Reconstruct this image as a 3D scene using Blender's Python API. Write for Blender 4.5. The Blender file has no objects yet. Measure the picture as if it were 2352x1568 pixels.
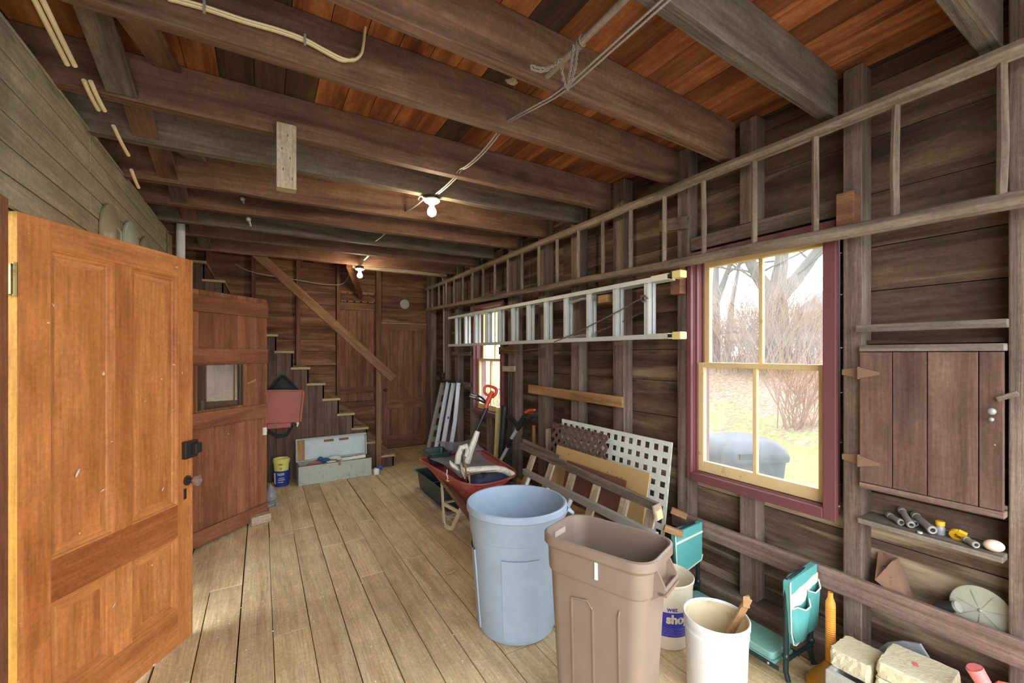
import bpy, math, random
from math import sin, cos, pi, radians, hypot, sqrt
from mathutils import Matrix, Vector
random.seed(7)
SC = bpy.context.scene
COL = SC.collection

# ------------------------------------------------------------------ camera, sky, light, exposure
F = 985.0; TH = radians(30.28); S_, C_ = sin(TH), cos(TH); EYE = 1.5
cam = bpy.data.cameras.new('camera'); camo = bpy.data.objects.new('camera', cam); COL.objects.link(camo)
cam.sensor_width = 36.0; cam.lens = F / 2352 * 36; cam.shift_y = 28 / 2352; cam.clip_start = 0.02; cam.clip_end = 300
camo.location = (0, 0, EYE); camo.rotation_euler = (radians(90), 0, -TH)
SC.camera = camo
w = bpy.data.worlds.new('overcast_sky'); SC.world = w; w.use_nodes = True
bg = w.node_tree.nodes['Background']
wn = w.node_tree
tc_ = wn.nodes.new('ShaderNodeTexCoord'); mp_ = wn.nodes.new('ShaderNodeMapping'); nz_ = wn.nodes.new('ShaderNodeTexNoise'); cr_ = wn.nodes.new('ShaderNodeValToRGB')
nz_.inputs['Scale'].default_value = 2.2; nz_.inputs['Detail'].default_value = 5
mp_.inputs['Scale'].default_value = (1, 1, 2.5)
cr_.color_ramp.elements[0].position = .35; cr_.color_ramp.elements[0].color = (.78, .87, 1, 1)
cr_.color_ramp.elements[1].position = .65; cr_.color_ramp.elements[1].color = (1, 1, 1, 1)
wn.links.new(tc_.outputs['Generated'], mp_.inputs[0]); wn.links.new(mp_.outputs[0], nz_.inputs[0]); wn.links.new(nz_.outputs[0], cr_.inputs[0]); wn.links.new(cr_.outputs[0], bg.inputs[0])
bg.inputs[1].default_value = 1.0
SC.view_settings.view_transform = 'Standard'; SC.view_settings.look = 'None'
SC.view_settings.exposure = 2.95; SC.view_settings.gamma = 1; SC.view_settings.use_curve_mapping = False
SC.cycles.max_bounces = 10; SC.cycles.diffuse_bounces = 6; SC.cycles.glossy_bounces = 4; SC.cycles.transparent_max_bounces = 12
SC.cycles.use_denoising = True; SC.cycles.caustics_reflective = False; SC.cycles.caustics_refractive = False
SC.cycles.sample_clamp_indirect = 6
def portal(name, loc, rot, sx, sy):
    l = bpy.data.lights.new(name, 'AREA'); l.shape = 'RECTANGLE'; l.size = sx; l.size_y = sy; l.cycles.is_portal = True
    o = bpy.data.objects.new(name, l); COL.objects.link(o); o.location = loc; o.rotation_euler = rot; return o
portal('garage_opening_daylight', (.8, -.62, 1.33), (radians(90), 0, 0), 3.0, 2.66)
portal('window_daylight', (2.55, 1.375, 1.42), (0, radians(90), 0), 1.3, .75)
portal('window_daylight_rear', (2.55, 4.58, 1.42), (0, radians(90), 0), 1.3, .75)
portal('door_daylight', (-.85, 2.55, 1.0), (0, radians(-90), 0), 2.0, .8)

def P(px, py, X=None, Y=None, Z=None, D=None):
    """the point of a known plane (X, Y, Z or distance) seen at a place of the photograph"""
    t = (px - 1176) / F; r = (S_ + t * C_, C_ - t * S_, (812 - py) / F)
    d = X / r[0] if X is not None else Y / r[1] if Y is not None else (Z - EYE) / r[2] if Z is not None else D
    return Vector((r[0] * d, r[1] * d, EYE + r[2] * d))

# ------------------------------------------------------------------ materials
def srgb(r, g, b):
    f = lambda v: (v / 255 / 12.92) if v <= 10 else ((v / 255 + .055) / 1.055) ** 2.4
    return (f(r), f(g), f(b), 1)
def newmat(name):
    m = bpy.data.materials.new(name); m.use_nodes = True
    nt = m.node_tree; nt.nodes.clear()
    out = nt.nodes.new('ShaderNodeOutputMaterial'); b = nt.nodes.new('ShaderNodeBsdfPrincipled')
    nt.links.new(b.outputs[0], out.inputs[0]); return m, nt, b, out
def N(nt, t, **kw):
    n = nt.nodes.new(t)
    for k, v in kw.items(): setattr(n, k, v)
    return n
def ramp(nt, fac, stops):
    r = N(nt, 'ShaderNodeValToRGB'); e = r.color_ramp.elements
    while len(e) < len(stops): e.new(.5)
    for i, (p, c) in enumerate(stops): e[i].position = p; e[i].color = c
    nt.links.new(fac, r.inputs[0]); return r.outputs[0]
def mixc(nt, fac, a, b, mode='MIX'):
    m = N(nt, 'ShaderNodeMix', data_type='RGBA', blend_type=mode)
    if isinstance(fac, (int, float)): m.inputs[0].default_value = fac
    else: nt.links.new(fac, m.inputs[0])
    for s, v in ((6, a), (7, b)):
        if isinstance(v, tuple): m.inputs[s].default_value = v
        else: nt.links.new(v, m.inputs[s])
    return m.outputs[2]
def noise(nt, vec, scale, detail=4, rough=.55, dist=0):
    n = N(nt, 'ShaderNodeTexNoise'); n.inputs['Scale'].default_value = scale; n.inputs['Detail'].default_value = detail
    n.inputs['Roughness'].default_value = rough; n.inputs['Distortion'].default_value = dist
    nt.links.new(vec, n.inputs['Vector']); return n.outputs['Fac']
def mapping(nt, vec, sc):
    m = N(nt, 'ShaderNodeMapping'); m.inputs['Scale'].default_value = sc; nt.links.new(vec, m.inputs[0]); return m.outputs[0]
def maprange(nt, v, a, b, c, d):
    m = N(nt, 'ShaderNodeMapRange'); nt.links.new(v, m.inputs[0])
    for i, x in enumerate((a, b, c, d)): m.inputs[i + 1].default_value = x
    return m.outputs[0]
def wood(name, dark, mid, light, var=.25, grain=(1.3, 16), blotch=None, streak=None, specks=None, rough=.75, bump=.25, coat=0, knots=None):
    m, nt, b, out = newmat(name); L = nt.links.new
    uv = N(nt, 'ShaderNodeUVMap'); at = N(nt, 'ShaderNodeAttribute', attribute_name='rnd')
    cb = N(nt, 'ShaderNodeCombineXYZ')
    m1 = N(nt, 'ShaderNodeMath', operation='MULTIPLY'); m1.inputs[1].default_value = 53; L(at.outputs['Fac'], m1.inputs[0]); L(m1.outputs[0], cb.inputs[0])
    m2 = N(nt, 'ShaderNodeMath', operation='MULTIPLY'); m2.inputs[1].default_value = 91; L(at.outputs['Fac'], m2.inputs[0]); L(m2.outputs[0], cb.inputs[1])
    ad = N(nt, 'ShaderNodeVectorMath', operation='ADD'); L(uv.outputs[0], ad.inputs[0]); L(cb.outputs[0], ad.inputs[1]); v = ad.outputs[0]
    g = noise(nt, mapping(nt, v, (grain[0], grain[1], 1)), 1, 7, .62, .6)
    col = ramp(nt, g, [(.3, dark), (.5, mid), (.72, light)])
    fine = noise(nt, mapping(nt, v, (grain[0] * 5, grain[1] * 9, 1)), 1, 3, .6)
    col = mixc(nt, 1.0, col, ramp(nt, fine, [(.25, (.72, .72, .72, 1)), (.75, (1.2, 1.2, 1.2, 1))]), 'MULTIPLY')
    iso = noise(nt, v, 55, 4, .7)
    col = mixc(nt, 1.0, col, ramp(nt, iso, [(.3, (.8, .8, .8, 1)), (.7, (1.16, 1.16, 1.16, 1))]), 'MULTIPLY')
    mot = noise(nt, v, 5, 5, .65, .5)
    col = mixc(nt, 1.0, col, ramp(nt, mot, [(.3, (.84, .83, .82, 1)), (.7, (1.12, 1.13, 1.14, 1))]), 'MULTIPLY')
    if blotch:
        bn = noise(nt, mapping(nt, v, (1, 1.8, 1)), blotch[1], 5, .65, .3)
        col = mixc(nt, maprange(nt, bn, blotch[2], blotch[2] + .2, 0, blotch[3]), col, blotch[0])
    if streak:
        sn = noise(nt, mapping(nt, v, (streak[1][0], streak[1][1], 1)), 1, 5, .6, .8)
        col = mixc(nt, maprange(nt, sn, streak[2], streak[2] + .14, 0, streak[3]), col, streak[0])
    if knots:
        vo = N(nt, 'ShaderNodeTexVoronoi'); vo.inputs['Scale'].default_value = knots; L(mapping(nt, v, (1, 2.2, 1)), vo.inputs['Vector'])
        col = mixc(nt, maprange(nt, vo.outputs['Distance'], .03, .1, .8, 0), col, tuple(x * .35 for x in dark[:3]) + (1,))
    if specks:
        sp = noise(nt, mapping(nt, v, (1, 1, 1)), specks[1], 2, .5)
        col = mixc(nt, maprange(nt, sp, specks[2], specks[2] + .02, 0, 1), col, specks[0])
    hs = N(nt, 'ShaderNodeHueSaturation'); L(col, hs.inputs['Color'])
    wn_ = N(nt, 'ShaderNodeTexWhiteNoise', noise_dimensions='1D'); L(m2.outputs[0], wn_.inputs['W'])
    L(maprange(nt, wn_.outputs['Value'], 0, 1, 1 - var, 1 + var), hs.inputs['Value'])
    L(hs.outputs[0], b.inputs['Base Color']); b.inputs['Roughness'].default_value = rough
    b.inputs['Specular IOR Level'].default_value = .3
    if coat: b.inputs['Coat Weight'].default_value = coat; b.inputs['Coat Roughness'].default_value = .35
    bp = N(nt, 'ShaderNodeBump'); bp.inputs['Strength'].default_value = bump; bp.inputs['Distance'].default_value = .004
    mx0 = N(nt, 'ShaderNodeMath', operation='ADD'); L(g, mx0.inputs[0]); L(iso, mx0.inputs[1]); mx = N(nt, 'ShaderNodeMath', operation='ADD'); L(mx0.outputs[0], mx.inputs[0]); L(fine, mx.inputs[1]); L(mx.outputs[0], bp.inputs['Height']); L(bp.outputs[0], b.inputs['Normal'])
    return m
def plain(name, c, rough=.5, metal=0, dirt=None, bump=0, scale=12, alpha=1, spec=.5, bscale=60, trans=0):
    m, nt, b, out = newmat(name); tc = N(nt, 'ShaderNodeTexCoord')
    b.inputs['Roughness'].default_value = rough; b.inputs['Metallic'].default_value = metal; b.inputs['Specular IOR Level'].default_value = spec
    n = noise(nt, tc.outputs['Object'], scale, 6, .65, .3)
    d = tuple(x * .9 for x in c[:3]) + (1,)
    col = ramp(nt, n, [(.3, d), (.6, c)])
    if dirt:
        n2 = noise(nt, tc.outputs['Object'], dirt[1], 7, .7, .5)
        col = mixc(nt, maprange(nt, n2, dirt[2], dirt[2] + .12, 0, dirt[3]), col, dirt[0])
    nt.links.new(col, b.inputs['Base Color'])
    if bump:
        bp = N(nt, 'ShaderNodeBump'); bp.inputs['Strength'].default_value = bump; bp.inputs['Distance'].default_value = .005
        nt.links.new(noise(nt, tc.outputs['Object'], bscale, 4), bp.inputs['Height']); nt.links.new(bp.outputs[0], b.inputs['Normal'])
    if trans: b.inputs['Transmission Weight'].default_value = trans
    return m
def glassmat(name, dirtc=(.8, .82, .8, 1), amount=.12, tint=(1, 1, 1, 1), dscale=4, f0=.05):
    m, nt, b, out = newmat(name); nt.nodes.remove(b); L = nt.links.new
    tr = N(nt, 'ShaderNodeBsdfTransparent'); tr.inputs[0].default_value = tint
    gl = N(nt, 'ShaderNodeBsdfGlossy'); gl.inputs['Roughness'].default_value = .02
    lw = N(nt, 'ShaderNodeLayerWeight'); lw.inputs[0].default_value = .5; pw = N(nt, 'ShaderNodeMath', operation='POWER'); pw.inputs[1].default_value = 5; L(lw.outputs['Facing'], pw.inputs[0]); fr = N(nt, 'ShaderNodeMath', operation='MULTIPLY_ADD'); L(pw.outputs[0], fr.inputs[0]); fr.inputs[1].default_value = .9 - f0; fr.inputs[2].default_value = f0
    mx = N(nt, 'ShaderNodeMixShader'); L(fr.outputs[0], mx.inputs[0]); L(tr.outputs[0], mx.inputs[1]); L(gl.outputs[0], mx.inputs[2])
    df = N(nt, 'ShaderNodeBsdfTranslucent'); df.inputs[0].default_value = dirtc
    tc = N(nt, 'ShaderNodeTexCoord'); n = noise(nt, tc.outputs['Object'], dscale, 5, .6, .4)
    m2 = N(nt, 'ShaderNodeMixShader'); L(maprange(nt, n, .35, .75, amount * .5, amount * 1.8), m2.inputs[0]); L(mx.outputs[0], m2.inputs[1]); L(df.outputs[0], m2.inputs[2])
    L(m2.outputs[0], out.inputs[0]); return m

M = {}
M['joist'] = wood('joist_wood', srgb(74, 50, 38), srgb(116, 86, 68), srgb(144, 110, 88), .12, (.9, 12), blotch=(srgb(58, 42, 35), 2.6, .57, .6), streak=(srgb(146, 130, 112), (1.2, 5), .6, .4), bump=.6, knots=1.1)
M['joist_grey'] = wood('grey_joist_wood', srgb(64, 54, 46), srgb(104, 92, 79), srgb(134, 121, 104), .1, (.9, 12), blotch=(srgb(58, 46, 38), 2.6, .55, .6), bump=.6, knots=1.2)
M['joist_red'] = wood('red_joist_wood', srgb(76, 50, 40), srgb(116, 84, 67), srgb(140, 106, 86), .1, (.9, 12), blotch=(srgb(60, 44, 37), 2.6, .56, .6), bump=.6, knots=1.1)
M['deck'] = wood('ceiling_board_wood', srgb(84, 44, 24), srgb(142, 84, 48), srgb(186, 124, 76), .3, (1.1, 10), blotch=(srgb(74, 40, 25), 1.8, .56, .6), rough=.6, knots=.9)
M['deck_dark'] = wood('dark_ceiling_board_wood', srgb(50, 34, 24), srgb(78, 56, 42), srgb(100, 74, 56), .25, (1.2, 11))
M['sheath'] = wood('wall_board_wood', srgb(50, 36, 29), srgb(92, 72, 58), srgb(126, 104, 84), .16, (.8, 9), blotch=(srgb(46, 32, 27), 1.3, .5, .85), streak=(srgb(158, 138, 112), (.55, 6), .555, .7), bump=.5, knots=.9)
M['stud'] = wood('stud_wood', srgb(82, 68, 60), srgb(122, 104, 92), srgb(148, 130, 116), .08, (.9, 14), blotch=(srgb(104, 80, 70), 2.5, .52, .5), bump=.6)
M['rail'] = wood('rail_board_wood', srgb(98, 76, 68), srgb(138, 112, 101), srgb(164, 142, 128), .08, (.8, 16), bump=.5)
M['far'] = wood('far_wall_wood', srgb(76, 46, 33), srgb(122, 82, 60), srgb(164, 124, 92), .22, (1, 10), blotch=(srgb(72, 44, 34), 1.6, .54, .55), streak=(srgb(176, 138, 100), (.7, 9), .64, .5), bump=.4, knots=1)
M['fardoor'] = wood('far_door_wood', srgb(96, 62, 46), srgb(134, 92, 68), srgb(156, 112, 86), .08, (1, 9), streak=(srgb(172, 152, 128), (1.5, 6), .66, .5))
M['skirt'] = wood('stair_side_wood', srgb(66, 48, 40), srgb(98, 76, 63), srgb(120, 96, 80), .14, (1, 10), blotch=(srgb(66, 42, 34), 2, .5, .6))
M['tread'] = wood('stair_tread_wood', srgb(132, 112, 84), srgb(172, 150, 116), srgb(192, 172, 138), .06, (1, 12))
M['siding'] = wood('painted_siding', srgb(136, 126, 108), srgb(158, 148, 129), srgb(174, 164, 145), .05, (.8, 7), blotch=(srgb(128, 112, 92), 1.6, .58, .45), rough=.7, bump=.15)
M['floor'] = wood('floor_board_wood', srgb(190, 162, 122), srgb(216, 190, 146), srgb(230, 208, 166), .045, (1.1, 13), blotch=(srgb(168, 146, 116), 1.1, .56, .5), streak=(srgb(150, 126, 96), (.8, 14), .68, .3), specks=(srgb(236, 228, 212), 38, .775), rough=.62, bump=.3)
M['orange'] = wood('varnished_orange_wood', srgb(160, 92, 44), srgb(188, 118, 62), srgb(204, 136, 78), .03, (.9, 8), blotch=(srgb(156, 96, 60), 2.0, .56, .45), specks=(srgb(222, 202, 178), 30, .745), rough=.5, bump=.1, coat=.08)
M['orange_edge'] = wood('glow_tinted_door_edge_wood', srgb(150, 100, 34), srgb(172, 120, 44), srgb(182, 134, 58), .03, (1, 12))  # yellower than the door: daylight glow on the edge put into the colour
M['orange_dark'] = wood('darker_varnished_wood', srgb(134, 72, 34), srgb(160, 92, 46), srgb(176, 108, 60), .03, (.9, 9), specks=(srgb(222, 202, 178), 30, .75), rough=.5, bump=.1, coat=.08)
M['reddoor'] = wood('red_brown_door_wood', srgb(112, 68, 46), srgb(144, 92, 64), srgb(168, 114, 82), .1, (.9, 10), blotch=(srgb(100, 64, 48), 2.2, .55, .5), specks=(srgb(212, 190, 168), 34, .765), rough=.65)
M['cabinet'] = wood('cabinet_wood', srgb(86, 62, 53), srgb(112, 85, 73), srgb(134, 106, 92), .07, (.8, 10), blotch=(srgb(86, 72, 64), 2.6, .53, .75), specks=(srgb(188, 162, 148), 26, .76), knots=1.5)
M['shelf'] = wood('grey_shelf_wood', srgb(84, 74, 64), srgb(124, 112, 100), srgb(152, 142, 128), .1, (.9, 12))
M['ladder'] = wood('old_ladder_wood', srgb(94, 80, 68), srgb(132, 116, 101), srgb(158, 143, 126), .1, (1.5, 20), streak=(srgb(196, 186, 170), (5, 12), .66, .6), bump=.4)
M['fresh'] = wood('pale_board_wood', srgb(130, 96, 62), srgb(164, 126, 86), srgb(186, 150, 108), .1, (1, 14))
M['redblock'] = wood('reddish_block_wood', srgb(104, 70, 52), srgb(132, 92, 68), srgb(152, 112, 84), .1, (1, 14))
M['pale'] = wood('pale_grey_wood', srgb(138, 118, 96), srgb(176, 158, 134), srgb(198, 182, 160), .08, (2, 18), blotch=(srgb(110, 88, 68), 9, .6, .6))
M['handrail'] = wood('handrail_wood', srgb(92, 62, 44), srgb(126, 90, 66), srgb(146, 110, 84), .05, (.8, 14))
M['maroon'] = plain('maroon_paint', srgb(116, 68, 71), .5, dirt=(srgb(156, 132, 128), 18, .66, .6))
M['cream'] = plain('cream_sash_paint', srgb(228, 200, 146), .5, dirt=(srgb(150, 112, 66), 9, .6, .6))
M['cabhinge'] = plain('rusty_hinge_metal', srgb(150, 122, 98), .6, .4)
M['brass'] = plain('dull_brass', srgb(168, 146, 98), .45, .8, dirt=(srgb(90, 80, 60), 20, .55, .7))
M['iron'] = plain('dark_iron', srgb(70, 66, 62), .45, .7)
M['glassknob'] = plain('glass_knob_material', srgb(190, 160, 145), .06, 0, trans=.6, spec=.8)
M['white'] = plain('white_plastic', srgb(228, 228, 224), .4)
M['bluecan'] = plain('blue_grey_plastic', srgb(166, 185, 203), .42, dirt=(srgb(150, 162, 172), 3, .62, .4), bump=.03, bscale=150)
M['browncan'] = plain('brown_plastic', srgb(140, 121, 106), .45, dirt=(srgb(164, 148, 134), 7, .62, .4), bump=.05, bscale=150)
M['slot'] = plain('worn_pale_brown_plastic', srgb(196, 178, 162), .5)
M['bucket'] = plain('white_bucket_plastic', srgb(240, 240, 237), .4)
M['bucket_in'] = plain('stained_bucket_inside', srgb(224, 208, 172), .5, dirt=(srgb(190, 160, 112), 9, .56, .7))
M['shopbucket'] = plain('cream_bucket_plastic', srgb(222, 212, 190), .45, dirt=(srgb(178, 150, 110), 9, .62, .7))
M['bluelabel'] = plain('blue_label_print', srgb(52, 52, 168), .4)
M['creamprint'] = plain('cream_label_print', srgb(222, 212, 190), .45)
M['teal'] = plain('teal_fabric', srgb(92, 172, 166), .75, bump=.1, bscale=400, scale=6)
M['piping'] = plain('cream_fabric', srgb(226, 228, 210), .8)
M['tealpad'] = plain('teal_foam', srgb(122, 172, 160), .75, scale=6)
M['tealpaint'] = plain('dark_green_painted_tube', srgb(32, 50, 50), .3)
M['orangeplastic'] = plain('orange_plastic', srgb(238, 158, 60), .4)
M['amber'] = plain('amber_plastic', srgb(216, 150, 40), .3, trans=.25)
M['concrete'] = plain('concrete', srgb(176, 174, 166), .9, bump=.6, bscale=120, scale=30)
M['paver'] = plain('sandy_stone', srgb(212, 204, 172), .9, bump=.7, bscale=70, scale=20, dirt=(srgb(186, 172, 130), 14, .56, .5))
M['sheath_low'] = wood('weathered_lit_low_wall_board_wood', srgb(62, 46, 37), srgb(108, 88, 72), srgb(150, 130, 106), .12, (.7, 7), blotch=(srgb(56, 40, 32), 1.5, .5, .85), streak=(srgb(190, 172, 142), (.6, 4.5), .51, .85), bump=.5, knots=.9)  # paler low boards: weathering plus the light on them, both in the colour
M['reflector_concrete'] = plain('pale_reflector_concrete', srgb(196, 192, 184), .9, scale=3)
M['slate'] = plain('grey_slate', srgb(140, 140, 146), .7, bump=.3, bscale=40)
M['pink'] = plain('pink_plastic', srgb(232, 128, 124), .35)
M['rust'] = plain('rusty_brown_iron', srgb(150, 116, 96), .75, .2, dirt=(srgb(96, 64, 50), 20, .55, .6))
M['greendisc'] = plain('grey_green_metal', srgb(166, 166, 148), .6, .05, dirt=(srgb(116, 116, 100), 7, .56, .5))
M['galv'] = plain('galvanized_metal', srgb(166, 163, 155), .45, .25, dirt=(srgb(118, 110, 102), 24, .58, .6))
M['alu'] = plain('aluminium', srgb(206, 210, 208), .42, .15, dirt=(srgb(178, 178, 160), 9, .62, .5))
M['aluw'] = plain('bright_aluminium', srgb(222, 228, 236), .4, .15)
M['yellow'] = plain('yellow_paint', srgb(232, 218, 150), .5)
M['rubber'] = plain('black_rubber', srgb(34, 34, 36), .6)
M['black'] = plain('black_plastic', srgb(40, 40, 42), .45)
M['redplastic'] = plain('red_orange_plastic', srgb(222, 84, 58), .4)
M['barrow'] = plain('red_enamel_rusty', srgb(146, 62, 56), .5, dirt=(srgb(176, 110, 96), 5, .5, .6))
M['creammetal'] = plain('cream_painted_metal', srgb(206, 192, 158), .5, dirt=(srgb(150, 116, 84), 24, .6, .6))
M['darkgreen'] = plain('dark_green_plastic', srgb(42, 60, 58), .4)
M['mesh'] = plain('grey_wire', srgb(140, 142, 146), .5, .5)
M['pvc'] = plain('weathered_white_vinyl', srgb(222, 218, 200), .5, dirt=(srgb(150, 138, 108), 9, .52, .7))
M['tarp'] = plain('blue_tarp', srgb(34, 46, 92), .5)
M['lattice'] = plain('white_vinyl_lattice_material', srgb(224, 228, 220), .45)
M['blattice'] = plain('brown_vinyl_lattice_material', srgb(112, 92, 80), .5)
M['tanboard'] = plain('tan_hardboard', srgb(200, 166, 112), .55, scale=4)
M['brownboard'] = plain('brown_hardboard', srgb(122, 82, 66), .6, scale=4)
M['leather'] = plain('salmon_red_leather', srgb(172, 88, 80), .5, dirt=(srgb(140, 62, 58), 4, .5, .5), bump=.15, bscale=90)
M['leatheredge'] = plain('worn_tan_leather', srgb(176, 112, 80), .7)
M['net'] = plain('dark_net_fabric', srgb(38, 40, 42), .8)
M['chest'] = plain('grey_green_chest_paint', srgb(172, 176, 164), .6, dirt=(srgb(112, 108, 92), 11, .54, .6))
M['chestin'] = plain('pale_grey_lid_paint', srgb(192, 204, 204), .6, dirt=(srgb(150, 160, 158), 6, .6, .5))
M['bluebucket'] = plain('blue_bucket_plastic', srgb(38, 58, 140), .4)
M['yellowbucket'] = plain('yellow_bucket_plastic', srgb(226, 218, 120), .4)
M['bluepl'] = plain('blue_plastic', srgb(40, 82, 160), .4)
M['bluefab'] = plain('blue_fabric', srgb(36, 84, 130), .8)
M['glove'] = plain('pale_canvas', srgb(196, 198, 184), .85)
M['clearbag'] = plain('clear_plastic_film', srgb(206, 208, 212), .2, trans=.5)
M['porcelain'] = plain('white_porcelain', srgb(240, 238, 230), .3)
M['cable'] = plain('cream_cable_sheath', srgb(222, 204, 160), .5)
M['wcable'] = plain('white_cable_sheath', srgb(172, 166, 154), .5)
M['armor'] = plain('steel_armoured_cable', srgb(170, 167, 160), .35, .3)
M['rope'] = plain('grey_braided_rope', srgb(112, 98, 84), .9, bump=.5, bscale=300)
M['plate'] = plain('dull_enamel_plate', srgb(164, 154, 128), .35)
M['plateg'] = plain('green_white_enamel_plate', srgb(196, 204, 190), .25)
M['egg'] = plain('egg_shell', srgb(226, 204, 180), .5)
M['bin'] = plain('grey_bin_plastic', srgb(58, 62, 70), .5)
M['bark'] = plain('tree_bark', srgb(74, 68, 60), .9, bump=.6, bscale=20, scale=5)
M['leaf'] = plain('dry_leaf_tan', srgb(186, 158, 130), .9)
M['twig'] = plain('bare_twig', srgb(126, 102, 82), .9)
M['twigred'] = plain('red_bare_twig', srgb(134, 98, 80), .9)
M['house'] = plain('white_house_paint', srgb(120, 124, 130), .8)
M['roof'] = plain('grey_roof_shingle', srgb(72, 74, 84), .9)
M['glass'] = glassmat('window_glass', amount=.05)
M['glass2'] = glassmat('dusty_door_glass', amount=.1, dscale=9, f0=.2)
M['dark'] = plain('dark_subfloor', srgb(24, 18, 14), .9)
def emis(name, c, s):
    m, nt, b, out = newmat(name); b.inputs['Base Color'].default_value = c; b.inputs['Emission Color'].default_value = c; b.inputs['Emission Strength'].default_value = s; return m
M['bulb'] = emis('lit_bulb_glass', (1, .84, .55, 1), 52)
# lawn with leaf litter
m, nt, b, out = newmat('lawn_and_leaf_litter'); tc = N(nt, 'ShaderNodeTexCoord')
n1 = noise(nt, tc.outputs['Object'], 1.1, 6, .7, .6); n2 = noise(nt, tc.outputs['Object'], 14, 5, .7)
g1 = ramp(nt, n2, [(.3, srgb(82, 98, 36)), (.7, srgb(122, 128, 70))]); l1 = ramp(nt, n2, [(.3, srgb(70, 54, 42)), (.5, srgb(110, 88, 68)), (.7, srgb(150, 128, 104))])
sep = N(nt, 'ShaderNodeSeparateXYZ'); nt.links.new(tc.outputs['Object'], sep.inputs[0])
ml = maprange(nt, sep.outputs[0], 5.2, 9.5, -.2, .2); ad = N(nt, 'ShaderNodeMath', operation='ADD'); nt.links.new(n1, ad.inputs[0]); nt.links.new(ml, ad.inputs[1])
nt.links.new(mixc(nt, maprange(nt, ad.outputs[0], .45, .6, 0, 1), g1, l1), b.inputs['Base Color']); b.inputs['Roughness'].default_value = .95
M['lawn'] = m

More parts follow.
